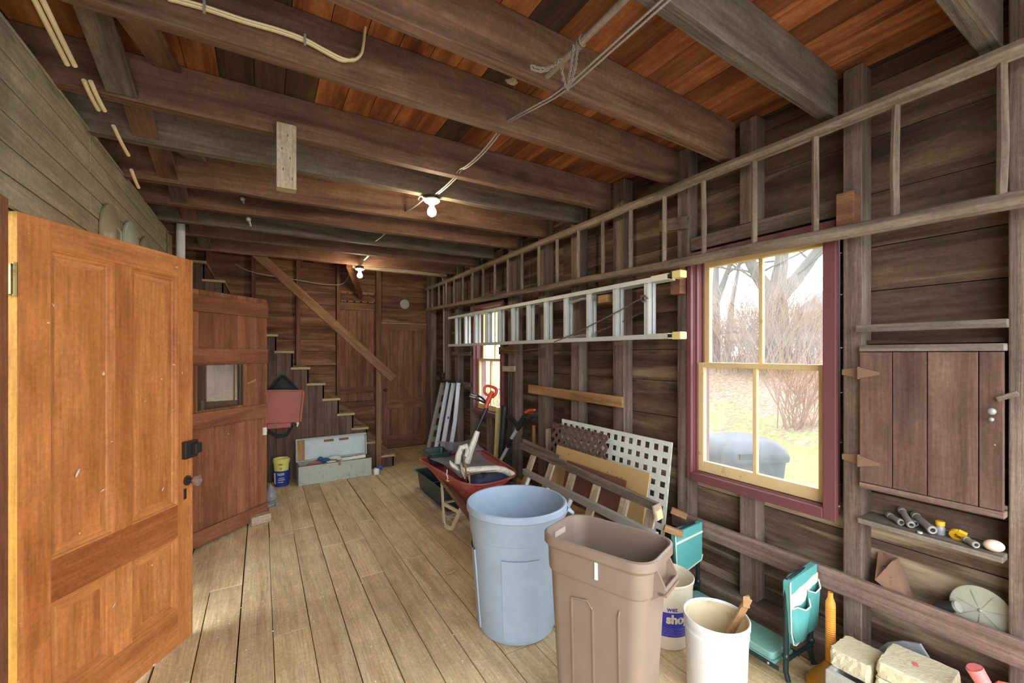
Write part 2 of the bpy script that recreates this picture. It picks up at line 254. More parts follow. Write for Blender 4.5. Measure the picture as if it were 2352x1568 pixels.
# ------------------------------------------------------------------ mesh helpers
ORIG = {}
def curve_pts(pts, n=5):
    pts = [Vector(p) for p in pts]; out = []
    for i in range(len(pts) - 1):
        p0, p1, p2, p3 = pts[max(i - 1, 0)], pts[i], pts[i + 1], pts[min(i + 2, len(pts) - 1)]
        for k in range(n): t = k / n; out.append(.5 * ((2 * p1) + (p2 - p0) * t + (2 * p0 - 5 * p1 + 4 * p2 - p3) * t * t + (3 * p1 - p0 - 3 * p2 + p3) * t ** 3))
    return out + [pts[-1]]
class MB:
    def __init__(s): s.v = []; s.f = []; s.uv = []; s.r = []; s.sm = []; s.mi = []; s.M = Matrix.Identity(4); s.slot = 0
    def _add(s, vs, fs, uvs=None, smooth=False, rnd=None):
        o = len(s.v); rnd = random.random() if rnd is None else rnd
        s.v += [tuple(s.M @ Vector(p)) for p in vs]
        for i, f in enumerate(fs):
            s.f.append([o + k for k in f]); s.r.append(rnd); s.sm.append(smooth); s.mi.append(s.slot)
            s.uv.append(uvs[i] if uvs else [(vs[k][0] + vs[k][1], vs[k][2]) for k in f])
        return s
    def box(s, x0, x1, y0, y1, z0, z1, ax=0, rnd=None, top=None):
        """axis-aligned box; ax is the axis along which the grain runs"""
        x0, x1 = min(x0, x1), max(x0, x1); y0, y1 = min(y0, y1), max(y0, y1); z0, z1 = min(z0, z1), max(z0, z1)
        vs = [(x, y, z) for x in (x0, x1) for y in (y0, y1) for z in (z0, z1)]
        fs = [(0, 1, 3, 2), (4, 6, 7, 5), (0, 4, 5, 1), (2, 3, 7, 6), (0, 2, 6, 4), (1, 5, 7, 3)]
        nx = (0, 0, 1, 1, 2, 2); uvs = []
        for f, n in zip(fs, nx):
            if n == ax: a, b = [k for k in range(3) if k != ax]
            else: a = ax; b = [k for k in range(3) if k not in (ax, n)][0]
            k = .15 if n == ax else 1
            uvs.append([(vs[i][a] * k, vs[i][b] + .37 * n) for i in f])
        return s._add(vs, fs, uvs, rnd=rnd)
    def cbox(s, c, sz, ax=0, rnd=None):
        return s.box(c[0] - sz[0] / 2, c[0] + sz[0] / 2, c[1] - sz[1] / 2, c[1] + sz[1] / 2, c[2] - sz[2] / 2, c[2] + sz[2] / 2, ax, rnd)
    def beam(s, a, b, w, h, up=(0, 0, 1), rnd=None):
        """bar from a to b, w wide sideways, h high along up"""
        a = Vector(a); b = Vector(b); x = (b - a); L = x.length; x.normalize(); y = Vector(up).cross(x).normalized(); z = x.cross(y)
        m = Matrix((x, y, z)).transposed().to_4x4(); m.translation = a; old = s.M; s.M = old @ m
        s.box(0, L, -w / 2, w / 2, -h / 2, h / 2, 0, rnd); s.M = old; return s
    def rings(s, rs, closed=True, caps=(True, True), smooth=True, rnd=None, vlen=None):
        """loft a list of equal-length point rings"""
        n = len(rs[0]); vs = [p for r in rs for p in r]; fs = []; uvs = []; acc = 0; us = [0]
        for i in range(1, len(rs)): acc += (Vector(rs[i][0]) - Vector(rs[i - 1][0])).length; us.append(acc)
        per = sum((Vector(rs[0][k]) - Vector(rs[0][k - 1])).length for k in range(n)) or 1
        for i in range(len(rs) - 1):
            for k in range(n if closed else n - 1):
                k2 = (k + 1) % n
                fs.append((i * n + k, i * n + k2, (i + 1) * n + k2, (i + 1) * n + k))
                uvs.append([(us[i], per * k / n), (us[i], per * (k + 1) / n), (us[i + 1], per * (k + 1) / n), (us[i + 1], per * k / n)])
        rnd = random.random() if rnd is None else rnd
        s._add(vs, fs, uvs, smooth, rnd)
        for e, c in ((0, caps[0]), (1, caps[1])):
            if c:
                r = rs[0] if e == 0 else rs[-1]; f = list(range(n)); f = f[::-1] if e == 0 else f
                s._add(list(r), [tuple(f)], [[(r[k][0], r[k][1]) for k in f]], False, rnd)
        return s
    def tube(s, pts, r, seg=8, caps=True, smooth=True, flat=1.0, rnd=None):
        pts = [Vector(p) for p in pts]; n = len(pts); rr = r if isinstance(r, (list, tuple)) else [r] * n; out = []; up = None
        for i, p in enumerate(pts):
            t = (pts[min(i + 1, n - 1)] - pts[max(i - 1, 0)]).normalized()
            if up is None: up = Vector((0, 0, 1)) if abs(t.z) < .9 else Vector((1, 0, 0))
            x = t.cross(up)
            if x.length < 1e-4: x = t.cross(Vector((0, 1, 0)))
            x.normalize(); up = x.cross(t).normalized()
            out.append([tuple(p + x * (cos(2 * pi * k / seg) * rr[i]) + up * (sin(2 * pi * k / seg) * rr[i] * flat)) for k in range(seg)])
        return s.rings(out, True, (caps, caps), smooth, rnd)
    def lathe(s, prof, seg=32, c=(0, 0, 0), smooth=True, caps=(False, False)):
        return s.rings([[(c[0] + r * cos(2 * pi * k / seg), c[1] + r * sin(2 * pi * k / seg), c[2] + z) for k in range(seg)] for r, z in prof], True, caps, smooth)
    def prism(s, poly, y0, y1, plane='xz', rnd=None, bow=None):
        """closed outline extruded; plane gives the two axes of the outline"""
        ix = {'xz': (0, 2, 1), 'xy': (0, 1, 2), 'yz': (1, 2, 0)}[plane]
        def mk(p, t):
            q = [0, 0, 0]; q[ix[0]] = p[0]; q[ix[1]] = p[1]; q[ix[2]] = t; return tuple(q)
        a = [mk(p, y0) for p in poly]; b = [mk(p, y1) for p in poly]; n = len(poly); rnd = random.random() if rnd is None else rnd
        fs = [tuple(range(n))[::-1], tuple(range(n, 2 * n))] + [(k, (k + 1) % n, n + (k + 1) % n, n + k) for k in range(n)]
        vs = a + b
        uvs = [[((poly[k % n])[0], (poly[k % n])[1]) for k in f] for f in fs[:2]] + [[(poly[k % n][0] + poly[k % n][1], 0 if k < n else .02) for k in f] for f in fs[2:]]
        return s._add(vs, fs, uvs, False, rnd)
    def ball(s, c, r, seg=16, rings=10, sc=(1, 1, 1)):
        rs = []
        for i in range(rings + 1):
            a = -pi / 2 + pi * i / rings; rr = max(cos(a) * r, 1e-4)
            rs.append([(c[0] + rr * cos(2 * pi * k / seg) * sc[0], c[1] + rr * sin(2 * pi * k / seg) * sc[1], c[2] + sin(a) * r * sc[2]) for k in range(seg)])
        return s.rings(rs, True, (False, False), True)
    def at(s, loc=(0, 0, 0), rz=0, rx=0, ry=0):
        s.M = Matrix.Translation(loc) @ Matrix.Rotation(rz, 4, 'Z') @ Matrix.Rotation(ry, 4, 'Y') @ Matrix.Rotation(rx, 4, 'X'); return s
    def obj(s, name, mat, parent=None, label=None, cat=None, group=None, kind=None, bevel=0, o=None, solid=0, sub=0):
        me = bpy.data.meshes.new(name)
        if parent is not None: org = ORIG[parent.name]
        else:
            if o is None:
                xs = [v[0] for v in s.v]; ys = [v[1] for v in s.v]; zs = [v[2] for v in s.v]
                o = ((min(xs) + max(xs)) / 2, (min(ys) + max(ys)) / 2, min(zs))
            org = Vector(o)
        me.from_pydata([tuple(Vector(v) - org) for v in s.v], [], s.f); me.update()
        uvl = me.uv_layers.new(name='UVMap'); flat = [c for f in s.uv for uv in f for c in uv]; uvl.data.foreach_set('uv', flat)
        a = me.attributes.new('rnd', 'FLOAT', 'FACE'); a.data.foreach_set('value', s.r)
        me.polygons.foreach_set('use_smooth', s.sm)
        mats = mat if isinstance(mat, (list, tuple)) else [mat]
        for q in mats: me.materials.append(q if not isinstance(q, str) else M[q])
        if len(mats) > 1: me.polygons.foreach_set('material_index', s.mi)
        if any(s.sm): me.set_sharp_from_angle(angle=radians(38))
        ob = bpy.data.objects.new(name, me); COL.objects.link(ob); ORIG[ob.name] = org.copy()
        if parent is not None: ob.parent = parent
        else: ob.location = org
        tag(ob, label, cat, group, kind)
        if solid:
            q = ob.modifiers.new('thickness', 'SOLIDIFY'); q.thickness = solid; q.offset = 0
        if bevel:
            q = ob.modifiers.new('worn_edges', 'BEVEL'); q.width = bevel; q.segments = 2; q.limit_method = 'ANGLE'; q.angle_limit = radians(50)
        if sub:
            q = ob.modifiers.new('smooth', 'SUBSURF'); q.levels = sub; q.render_levels = sub
        return ob
def tag(o, label=None, cat=None, group=None, kind=None):
    if label: o['label'] = label
    if cat: o['category'] = cat
    if group: o['group'] = group
    if kind: o['kind'] = kind
    return o
def thing(name, label, cat, loc, group=None, kind=None):
    o = bpy.data.objects.new(name, None); COL.objects.link(o); o.location = loc; o.empty_display_size = .1; ORIG[o.name] = Vector(loc)
    return tag(o, label, cat, group, kind)
def structure(name, label, loc=(0, 0, 0)): return thing(name, label, None, loc, kind='structure')
def rrect(hx, hy, r, z, n=6, cx=0, cy=0):
    pts = []
    for qx, qy, a0 in ((1, 1, 0), (-1, 1, pi / 2), (-1, -1, pi), (1, -1, 3 * pi / 2)):
        for k in range(n + 1):
            a = a0 + pi / 2 * k / n; pts.append((cx + qx * (hx - r) + r * cos(a), cy + qy * (hy - r) + r * sin(a), z))
    return pts
def arc(c, r, a0, a1, n, f): return [f(c, r, a0 + (a1 - a0) * k / n) for k in range(n + 1)]
def subtract(y0, y1, z0, z1, holes):
    """cut rectangular holes out of a rectangle: list of rectangles"""
    out = [(y0, y1, z0, z1)]
    for h in holes:
        nxt = []
        for a, b, c, d in out:
            if h[1] <= a or h[0] >= b or h[3] <= c or h[2] >= d: nxt.append((a, b, c, d)); continue
            if h[0] > a: nxt.append((a, h[0], c, d))
            if h[1] < b: nxt.append((h[1], b, c, d))
            if h[2] > c: nxt.append((max(a, h[0]), min(b, h[1]), c, h[2]))
            if h[3] < d: nxt.append((max(a, h[0]), min(b, h[1]), h[3], d))
        out = nxt
    return [q for q in out if q[1] - q[0] > .004 and q[3] - q[2] > .004]

# ------------------------------------------------------------------ the room
XL, XR, YF, YN = -.735, 2.44, 6.85, -.6
ZJ, ZC = 2.60, 2.82
# floor
fl = structure('floor', 'worn wide pine floor boards with dark gaps')
edges = [-1.1, -.94, -.78, -.62, -.45, -.284, -.104, .053, .232, .40, .567, .727, .885, 1.05, 1.22, 1.39, 1.55, 1.72, 1.88, 2.04, 2.2, 2.36, 2.5]
mb = MB(); rr = random.Random(3)
joints = {9: [3.62, 4.75], 8: [4.1], 10: [3.0, 3.62], 5: [3.3], 6: [4.4], 11: [1.7, 4.0], 12: [3.1]}
for i in range(len(edges) - 1):
    js = joints.get(i, [rr.uniform(1.5, 2.6), rr.uniform(3.5, 5.2)]); ys = [YN] + js + [YF + .02]
    for k in range(len(ys) - 1):
        g = .0035 if rr.random() < .7 else .007
        if i == 5: g = .009 if k == 0 else .004
        dx = rr.uniform(-.004, .004) if k else 0
        mb.box(edges[i] + g / 2 + dx, edges[i + 1] - g / 2 + dx, ys[k] + .002, ys[k + 1] - .002, -.03, rr.uniform(-.0025, 0), 1, rnd=rr.random())
mb.obj('floor_boards', 'floor', fl, bevel=.002)
MB().box(-1.1, 2.5, YN, YF + .1, -.06, -.034).obj('subfloor', 'dark', fl)
# ceiling
ce = structure('ceiling', 'orange brown plank ceiling on rough exposed joists', (0, 0, ZC))
mb = MB(); md = MB(); x = -1.15; rr = random.Random(11)
while x < 2.5:
    wdt = rr.uniform(.125, .15); ys = [YN] + sorted(rr.uniform(-.5, 6.5) for _ in range(3)) + [YF]
    for k in range(len(ys) - 1):
        tgt = md if rr.random() < .16 else mb
        tgt.box(x + .0015, x + wdt - .0015, ys[k], ys[k + 1] - .003, ZC, ZC + .022 + rr.uniform(0, .002), 1, rnd=rr.random())
    x += wdt
mb.obj('ceiling_boards', 'deck', ce); md.obj('dark_ceiling_boards', 'deck_dark', ce)
MB().box(-1.2, 2.6, YN, YF + .1, ZC + .03, ZC + .06).obj('upper_floor', 'dark', ce)
# joists: far bottom edge at the left wall and at the right wall
JO = [(-.45, -.42, 'joist'), (.0, .03, 'joist_grey'), (.44, .505, 'joist_grey'), (.87, 1.025, 'joist_grey'), (1.405, 1.53, 'joist'), (1.87, 1.915, 'joist'), (2.515, 2.54, 'joist_red'),
      (2.95, 2.90, 'joist_grey'), (3.58, 3.41, 'joist'), (4.09, 3.94, 'joist_red'), (4.58, 4.47, 'joist_grey'), (5.04, 4.97, 'joist'), (5.68, 5.58, 'joist_red')]
for i, (a, b, mt) in enumerate(JO):
    th = .058; j = MB(); xa, xb = -1.05, (2.335 if i not in (5, 7) else 2.335)
    zz = ZJ + random.Random(i).uniform(-.004, .012)
    pts = [(xa, a - th), (xb, b - th), (xb, b), (xa, a)]
    n = 12; rg = []; rj = random.Random(50 + i)
    for k in range(n + 1):
        t = k / n; X = xa + (xb - xa) * t; Y = a + (b - a) * t; dz = rj.uniform(-.004, .004)
        rg.append([(X, Y - th, zz + dz), (X, Y, zz + dz), (X, Y, ZC - .002), (X, Y - th, ZC - .002)])
    j.rings(rg, True, (True, True), False); j.obj('ceiling_joist', mt, ce, bevel=.004)
MB().box(.98, 2.335, 5.88, 5.95, ZJ + .02, ZC - .004, 0).obj('ceiling_joist', 'pale', ce, label='pale olive short joist by the stairs')
MB().beam((.95, 5.74, ZJ + .03), (1.28, 6.68, ZJ - .22), .045, .09).obj('stair_trimmer', 'far', ce)
# cross bridging between the joists
for i in range(3, len(JO) - 1):
    a0 = JO[i][0]; a1 = JO[i + 1][0] - .058
    MB().beam((-.52, a0 + .008, ZC - .03), (-.52, a1 - .004, ZJ + .03), .105, .024).obj('cross_bridging', ('joist', 'joist_red', 'joist_grey')[i % 3], ce)
    MB().beam((-.37, a0 + .004, ZJ + .03), (-.37, a1 - .008, ZC - .03), .105, .024).obj('cross_bridging', ('joist', 'joist_grey', 'joist')[i % 3], ce)

# right wall
wr = structure('wall_right', 'dark weathered plank wall between rough studs', (XR, 0, 0))
WIN = [(.97, 1.785, .71, 2.13), (4.195, 4.98, .755, 2.106)]
HOLES = [(a + .03, b - .03, c + .03, d - .03) for a, b, c, d in WIN]
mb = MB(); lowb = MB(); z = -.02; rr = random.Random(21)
while z < ZC:
    h = rr.uniform(.19, .26); ys = [YN] + sorted((rr.uniform(-.4, .15), rr.uniform(1.9, 3.4))) + [YF + .1]
    for k in range(len(ys) - 1):
        r_ = rr.random(); tx = rr.uniform(0, .004)
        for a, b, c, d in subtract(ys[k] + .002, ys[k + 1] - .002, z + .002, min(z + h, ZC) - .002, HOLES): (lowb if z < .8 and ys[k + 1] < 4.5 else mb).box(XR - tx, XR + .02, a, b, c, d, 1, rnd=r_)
    z += h
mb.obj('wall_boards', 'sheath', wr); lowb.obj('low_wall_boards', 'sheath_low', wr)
mb = MB()
for a, b, c, d in subtract(YN - .1, YF + .1, -.3, ZC + .1, HOLES): mb.box(XR + .022, XR + .032, a, b, c, d, 1)
mb.obj('outer_sheathing', 'dark', wr)
STUDS = [(-.59, -.49), (-.15, -.05), (.2, .436), (.874, .949), (1.787, 1.872), (2.35, 2.465), (2.87, 2.985), (3.37, 3.5), (3.93, 4.1), (5.0, 5.09), (5.5, 5.6), (5.95, 6.05), (6.58, 6.8)]
for i, (a, b) in enumerate(STUDS): MB().box(2.34, XR - .005, a, b, .13, ZC - .004, 2).obj('stud', 'stud', wr, bevel=.005)
for (c, d) in ((.13, .71), (2.235, ZC - .004)): MB().box(2.35, XR - .005, 1.36, 1.455, c, d, 2).obj('cripple_stud', 'stud', wr, bevel=.004)
MB().box(2.352, XR - .005, 4.55, 4.64, .13, .755, 2).obj('cripple_stud', 'stud', wr, bevel=.004)
MB().box(2.352, XR - .005, .952, 1.784, 2.15, 2.232, 1).obj('window_header', 'stud', wr, bevel=.004)
MB().box(2.352, XR - .005, 4.103, 4.997, 2.13, 2.21, 1).obj('window_header', 'stud', wr, bevel=.004)
MB().box(2.31, XR - .004, YN, YF - .1, .001, .128, 1).obj('sill_timber', 'stud', wr, bevel=.012)
MB().box(2.385, 2.437, .439, .871, 1.544, 1.56, 1).obj('backing_batten', 'sheath', wr)

# long rail and boards nailed across the studs
MB().box(2.312, 2.337, .05, 1.895, .385, .487, 1).obj('trim_1', 'rail', label='long plum brown rail board nailed low across the studs', kind='structure', bevel=.004)
def nailed(p, q, h, mat, name, label, x=2.312, th=.024, tilt=0):
    m_ = MB(); m_.beam((x, p[0], p[1]), (x, q[0], q[1]), th, h); return m_.obj(name, mat, label=label, cat='board', bevel=.003)
nailed((3.62, 1.15), (2.33, 1.14), .082, 'fresh', 'nailed_board', 'long pale brown board nailed level across three studs under the metal ladder')
nailed((4.24, 1.533), (3.9, 1.545), .085, 'redblock', 'nailed_board', 'short reddish board nailed beside the far window')
nailed((4.16, 1.333), (3.9, 1.34), .06, 'pale', 'nailed_board', 'short pale grey board below the reddish one beside the far window')
nailed((.885, 1.612), (.43, 1.61), .032, 'shelf', 'wooden_strip', 'thin grey wooden strip nailed above the wall cabinet')
nailed((5.98, 1.10), (5.02, 1.10), .05, 'stud', 'nailed_board', 'dark board nailed left of the far window behind the stepladder')
nailed((5.62, 1.5), (5.0, 1.5), .05, 'stud', 'nailed_board', 'dark weathered strip nailed left of the far window')
nailed((2.0, 2.36), (1.78, 2.33), .08, 'stud', 'nailed_block', 'dark block on the post top left of the near window behind the long ladder', 2.325, .02)
nailed((1.873, 1.98), (1.8, 1.98), .2, 'redblock', 'nailed_block', 'reddish ladder bracket block left of the near window', 2.305, .06)
nailed((.95, 2.13), (.88, 2.13), .2, 'redblock', 'nailed_block', 'reddish ladder bracket block right of the near window', 2.305, .06)

# left wall
wl = structure('wall_left', 'painted horizontal tongue and groove siding', (XL, 0, 0))
DOORH = [(2.093, 2.93, 0, 2.0)]
mb = MB(); z = 0; rr = random.Random(5)
zs = [0]
while z < 2.62: z += .1; zs.append(min(z, 2.62))
for y0, y1 in ((YN, 2.893), (2.9, 5.16)):
    for k in range(len(zs) - 1):
        r_ = rr.random()
        for a, b, c, d in subtract(y0, y1, zs[k] + .0025, zs[k + 1] - .0025, DOORH): mb.box(XL - .018, XL - rr.uniform(0, .001), a, b, c, d, 1, rnd=r_)
mb.obj('siding_boards', 'siding', wl, bevel=.003)
mb = MB()
for a, b, c, d in subtract(YN, 5.16, 0, 2.6, DOORH): mb.box(XL - .05, XL - .022, a, b, c, d, 1)
mb.obj('siding_backing', 'dark', wl)
mb = MB(); z = 0; rr = random.Random(6)
while z < ZC:
    h = rr.uniform(.18, .25); mb.box(-1.07, -1.05, YN, YF, max(z, 2.3) if z < 2.3 else z, min(z + h, ZC), 1) if z + h > 2.3 else None
    mb.box(-.92, -.9, 5.16, YF, z, min(z + h, ZC) - .003, 1); z += h
mb.obj('plain_boards', 'far', wl)
for y in (1.3, 2.1, 3.25, 3.75, 4.4, 5.0): MB().box(-1.048, -.79, y - .05, y + .02, 2.3, ZC - .005, 2).obj('stud', 'joist_grey', wl)
MB().box(XL - .02, XL + .003, 1.9, 2.092, 0, 2.02, 2).obj('trim_2', 'reddoor', label='brown casing board at the hinge side of the orange door', kind='structure', bevel=.003)

# far wall
wf = structure('wall_far', 'red brown horizontal plank wall behind the stairs', (0, YF, 0))
mb = MB(); z = 0; rr = random.Random(31)
while z < ZC:
    h = rr.uniform(.15, .2); xs = [-1.1, rr.choice((.45, 1.02)), 2.46]
    for k in range(2):
        r_ = rr.random(); ty = rr.uniform(0, .006)
        for a, b, c, d in subtract(xs[k], xs[k + 1] - .002, z + .0015, min(z + h, ZC) - .0015, [(1.01, 1.52, .77, 2.30), (1.62, 2.41, 0, 1.985)]): mb.box(a, b, YF - ty, YF + .02, c, d, 0, rnd=r_)
    z += h
mb.obj('wall_boards', 'far', wf)
MB().box(-1.1, 2.5, YF + .055, YF + .07, -.06, ZC + .06).obj('outer_sheathing', 'dark', wf)
for a, b in ((-.62, -.56), (-.12, -.068), (.42, .475), (.955, 1.005), (1.525, 1.6)): MB().box(a, b, YF - .1, YF - .008, 0, ZC - .004, 2).obj('stud', 'far', wf, bevel=.003)
MB().box(.48, .953, YF - .05, YF - .008, 1.335, 1.36, 0).obj('wall_ledge', 'fresh', wf)
MB().box(1.6, 2.43, YF - .03, YF - .008, 1.995, 2.09, 0).obj('door_header', 'far', wf, bevel=.003)

# front wall around the garage opening, behind the camera
wb = structure('wall_front', 'plank wall around the open garage doorway behind the viewer', (0, YN, 0))
mb = MB()
for a, b, c, d in subtract(-1.1, 2.5, 0, ZC, [(-.7, 2.30, 0, 2.66)]): mb.box(a, b, YN - .08, YN - .01, c, d, 0)
mb.obj('wall_boards', 'sheath', wb)

# windows
def window(idx, y0, y1, z0, z1, label):
    w_ = structure('window_%d' % idx, label, (2.4, (y0 + y1) / 2, z0))
    cs = .03; cn = .055
    t = MB()
    t.box(2.322, 2.35, y1 - cs, y1, z0, z1, 2); t.box(2.322, 2.35, y0, y0 + cn, z0, z1, 2)
    t.box(2.322, 2.35, y0 + cn, y1 - cs, z1 - .045, z1, 1); t.box(2.318, 2.35, y0 + cn, y1 - cs, z0, z0 + .05, 1)
    t.box(2.335, 2.345, y0 + cn - .012, y0 + cn + .004, z0 + .05, z1 - .04, 2)
    t.obj('window_casing', 'maroon', w_, bevel=.003)
    j = MB(); yb, ya = y1 - cs + .004, y0 + cn - .004; zb, za = z0 + .045, z1 - .04
    j.box(2.35, 2.50, yb - .008, yb + .015, zb, za, 2); j.box(2.35, 2.50, ya - .015, ya + .008, zb, za, 2)
    j.box(2.35, 2.50, ya, yb, za - .006, za + .015, 1); j.box(2.35, 2.52, ya, yb, zb - .02, zb + .008, 1)
    j.box(2.362, 2.376, yb - .02, yb - .008, zb, za, 2); j.box(2.425, 2.438, yb - .018, yb - .008, zb, za, 2)
    j.obj('window_jamb', 'maroon', w_, bevel=.002)
    a, b = ya + .009, yb - .009; mid = 1.43 if idx == 1 else 1.425
    def sash(x, c, d, bot, top, nm):
        s_ = MB(); st = .04
        s_.box(x, x + .032, a, a + st, c, d, 2); s_.box(x, x + .032, b - st, b, c, d, 2)
        s_.box(x, x + .032, a + st, b - st, c, c + bot, 1); s_.box(x, x + .032, a + st, b - st, d - top, d, 1)
        m2 = (a + b) / 2; s_.box(x + .003, x + .029, m2 - .011, m2 + .011, c + bot, d - top, 2)
        f = s_.obj(nm, 'cream', w_, bevel=.003)
        for q0, q1 in ((a + st, m2 - .011), (m2 + .011, b - st)): MB().box(x + .014, x + .018, q0, q1, c + bot, d - top).obj('pane', 'glass', f)
    sash(2.382, z0 + .055, mid + .015, .065, .03, 'lower_sash'); sash(2.44, mid - .015, z1 - .048, .03, .04, 'upper_sash')
    return w_
w1 = window(1, *WIN[0], 'large near sash window with cream sashes in maroon casing')
w2 = window(2, *WIN[1], 'far sash window behind the aluminium ladder')

# ------------------------------------------------------------------ doors
# orange panelled door (door_1): local x along the door, y out of its visible face
d1 = structure('door_1', 'open orange varnished panel door with glass knob', (-.731, 2.153, 0))
A1 = math.atan2(.672, .415)
def D1(): return MB().at((-.731, 2.153, 0), rz=A1)
W = .79; Z1 = 1.995; zb = .012
def d1box(m_, x0, x1, z0, z1, y0=-.035, y1=0, ax=2, rnd=None):
    # visible face looks towards local -y, so flip
    return m_.box(x0, x1, -y1, -y0, z0, z1, ax, rnd)
s1 = D1()
d1box(s1, 0, .105, zb, Z1, rnd=.11); d1box(s1, .693, W, zb, Z1, rnd=.62)
d1box(s1, .105, .693, 1.89, Z1, ax=0, rnd=.3); lr_ = D1(); d1box(lr_, .105, .693, .57, .73, ax=0, rnd=.8); lr_.obj('lock_rail', 'orange_dark', d1, label='darker brown lock rail', bevel=.002); d1box(s1, .105, .693, zb, .2, ax=0, rnd=.5)
d1box(s1, .352, .438, .73, 1.89, rnd=.44); d1box(s1, .352, .438, .2, .57, rnd=.9)
s1.obj('door_frame', 'orange', d1, bevel=.002)
for x_, z_, l_, a_ in ((.20, 1.03, .035, 1.1), (.30, .93, .02, .3), (.60, .84, .022, .9), (.50, 1.28, .012, .4), (.66, 1.22, .012, .2), (.35, .42, .02, .8), (.72, 1.4, .014, 1.4)):
    q_ = D1(); q_.M = q_.M @ Matrix.Translation((x_, -.0012, z_)) @ Matrix.Rotation(-a_, 4, 'Y'); q_.ball((0, .0008, 0), l_ * .5, 8, 6, (1, .04, .28)); q_.obj('paint_splash', 'plateg', d1)
for x0, x1, z0, z1 in ((.105, .352, .73, 1.89), (.438, .693, .73, 1.89), (.105, .352, .2, .57), (.438, .693, .2, .57)):
    p_ = D1(); e1, e2, e3 = .012, .022, .06
    def ring(e, y): return [(x0 + e, y, z0 + e), (x1 - e, y, z0 + e), (x1 - e, y, z1 - e), (x0 + e, y, z1 - e)]
    for (a, b) in (((0, .002), (.006, .004)), ((.006, .004), (.01, .010)), ((.01, .010), (.02, .012)), ((.02, .012), (.024, .016)), ((.024, .016), (.05, .013))):
        ra, rb = ring(a[0], a[1]), ring(b[0], b[1])
        for k in range(4):
            k2 = (k + 1) % 4; q = [ra[k], ra[k2], rb[k2], rb[k]]; ax_ = 0 if k % 2 == 0 else 2
            p_._add(q, [(0, 1, 2, 3)], [[(v[ax_], v[2 - ax_]) for v in q]], rnd=.2 + .1 * k)
    q = ring(.05, .013); p_._add(q, [(0, 1, 2, 3)], [[(v[2], v[0]) for v in q]], rnd=random.random())
    p_.box(x0, x1, .02, .033, z0, z1, 2); p_.obj('door_panel', 'orange', d1)
d1box(D1(), -.0025, .0, .012, 1.995).obj('hinge_edge', 'orange_edge', d1, label='hinge side edge with a yellow daylight glow in its colour')
hg = D1(); d1box(hg, -.02, -.003, 1.705, 1.81, -.034, -.002); hg.tube([(-.012, -.004, 1.7), (-.012, -.004, 1.815)], .006); hg.obj('hinge', 'brass', d1, label='brass butt hinge')
lk = D1(); d1box(lk, .715, .80, .955, 1.045, 0, .022); d1box(lk, .755, .80, .975, 1.03, .022, .045); lk.obj('rim_lock', 'iron', d1, label='dark metal rim lock box', bevel=.003)
rs = D1(); rs.M = rs.M @ Matrix.Translation((.752, 0, .838)) @ Matrix.Rotation(radians(90), 4, 'X'); rs.lathe([(.026, 0), (.026, .004), (.012, .008), (.01, .03)], 20, caps=(True, True)); ro = rs.obj('knob_rosette', 'iron', d1)
kb = D1(); kb.M = kb.M @ Matrix.Translation((.752, 0, .838)) @ Matrix.Rotation(radians(90), 4, 'X'); kb.lathe([(.01, .03), (.02, .036), (.029, .05), (.027, .062), (.014, .07), (.001, .071)], 12, smooth=False); kb.obj('door_knob', 'glassknob', d1, label='faceted glass knob')
ky = D1(); d1box(ky, .727, .745, .745, .8, 0, .003); ky.obj('keyhole_plate', 'iron', d1, bevel=.003)
# red brown batten door with a small window (door_2)
d2 = structure('door_2', 'open red brown batten door with a small dusty window', (-.60, 3.96, 0))
A2 = radians(46); O2 = Vector((.038, 4.54, 0)) - Vector((cos(A2), sin(A2), 0)) * .93
def D2(): return MB().at((O2.x, O2.y, 0), rz=A2)
X0 = .93 - .656
bd = D2(); xs = [0, .14, X0, X0 + .125, X0 + .251, X0 + .345, X0 + .437, X0 + .55, .93]; rr = random.Random(4)
for k in range(len(xs) - 1):
    r_ = rr.random()
    for a, b, c, d in subtract(xs[k] + .001, xs[k + 1] - .001, .03, 1.995, [(X0 - .02, X0 + .416, 1.06, 1.41)]): bd.box(a, b, .0, .024, c, d, 2, rnd=r_)
bd.obj('door_boards', 'reddoor', d2, bevel=.002)
for (c, d, lab) in ((1.825, 1.955, 0), (1.415, 1.54, 0), (.92, 1.045, 0), (.025, .14, 0)): D2().box(.0, .928, -.022, -.001, c, d, 0).obj('cross_batten', 'reddoor', d2, bevel=.003)
fr = D2(); fr.box(X0 + .40, X0 + .435, -.012, 0, 1.047, 1.413, 2); fr.box(X0 - .04, X0 - .02, -.012, 0, 1.047, 1.413, 2); fr.obj('window_frame', 'reddoor', d2, bevel=.002)
pn = D2(); pn.M = pn.M @ Matrix.Translation((X0 + .19, .012, 0)) @ Matrix.Rotation(radians(3.4), 4, 'Z'); pn.box(-.209, .209, -.002, .002, 1.061, 1.409); pn.obj('window_pane', 'glass2', d2, label='dusty glass pane')
ed = D2(); ed.box(.9285, .932, -.001, .024, .03, 1.99, 2); ed.obj('latch_edge', 'orange', d2)
lt = D2(); lt.box(.885, .91, -.026, -.001, .76, .83, 2); lt.tube([(.87, -.03, .80), (.905, -.03, .80)], .005); lt.obj('latch', 'white', d2, label='white thumb latch', bevel=.003)
tb = D2(); tb.beam((X0 + .43, -.012, 1.24), (X0 + .52, -.012, 1.27), .018, .02); tb.obj('turn_button', 'fresh', d2)
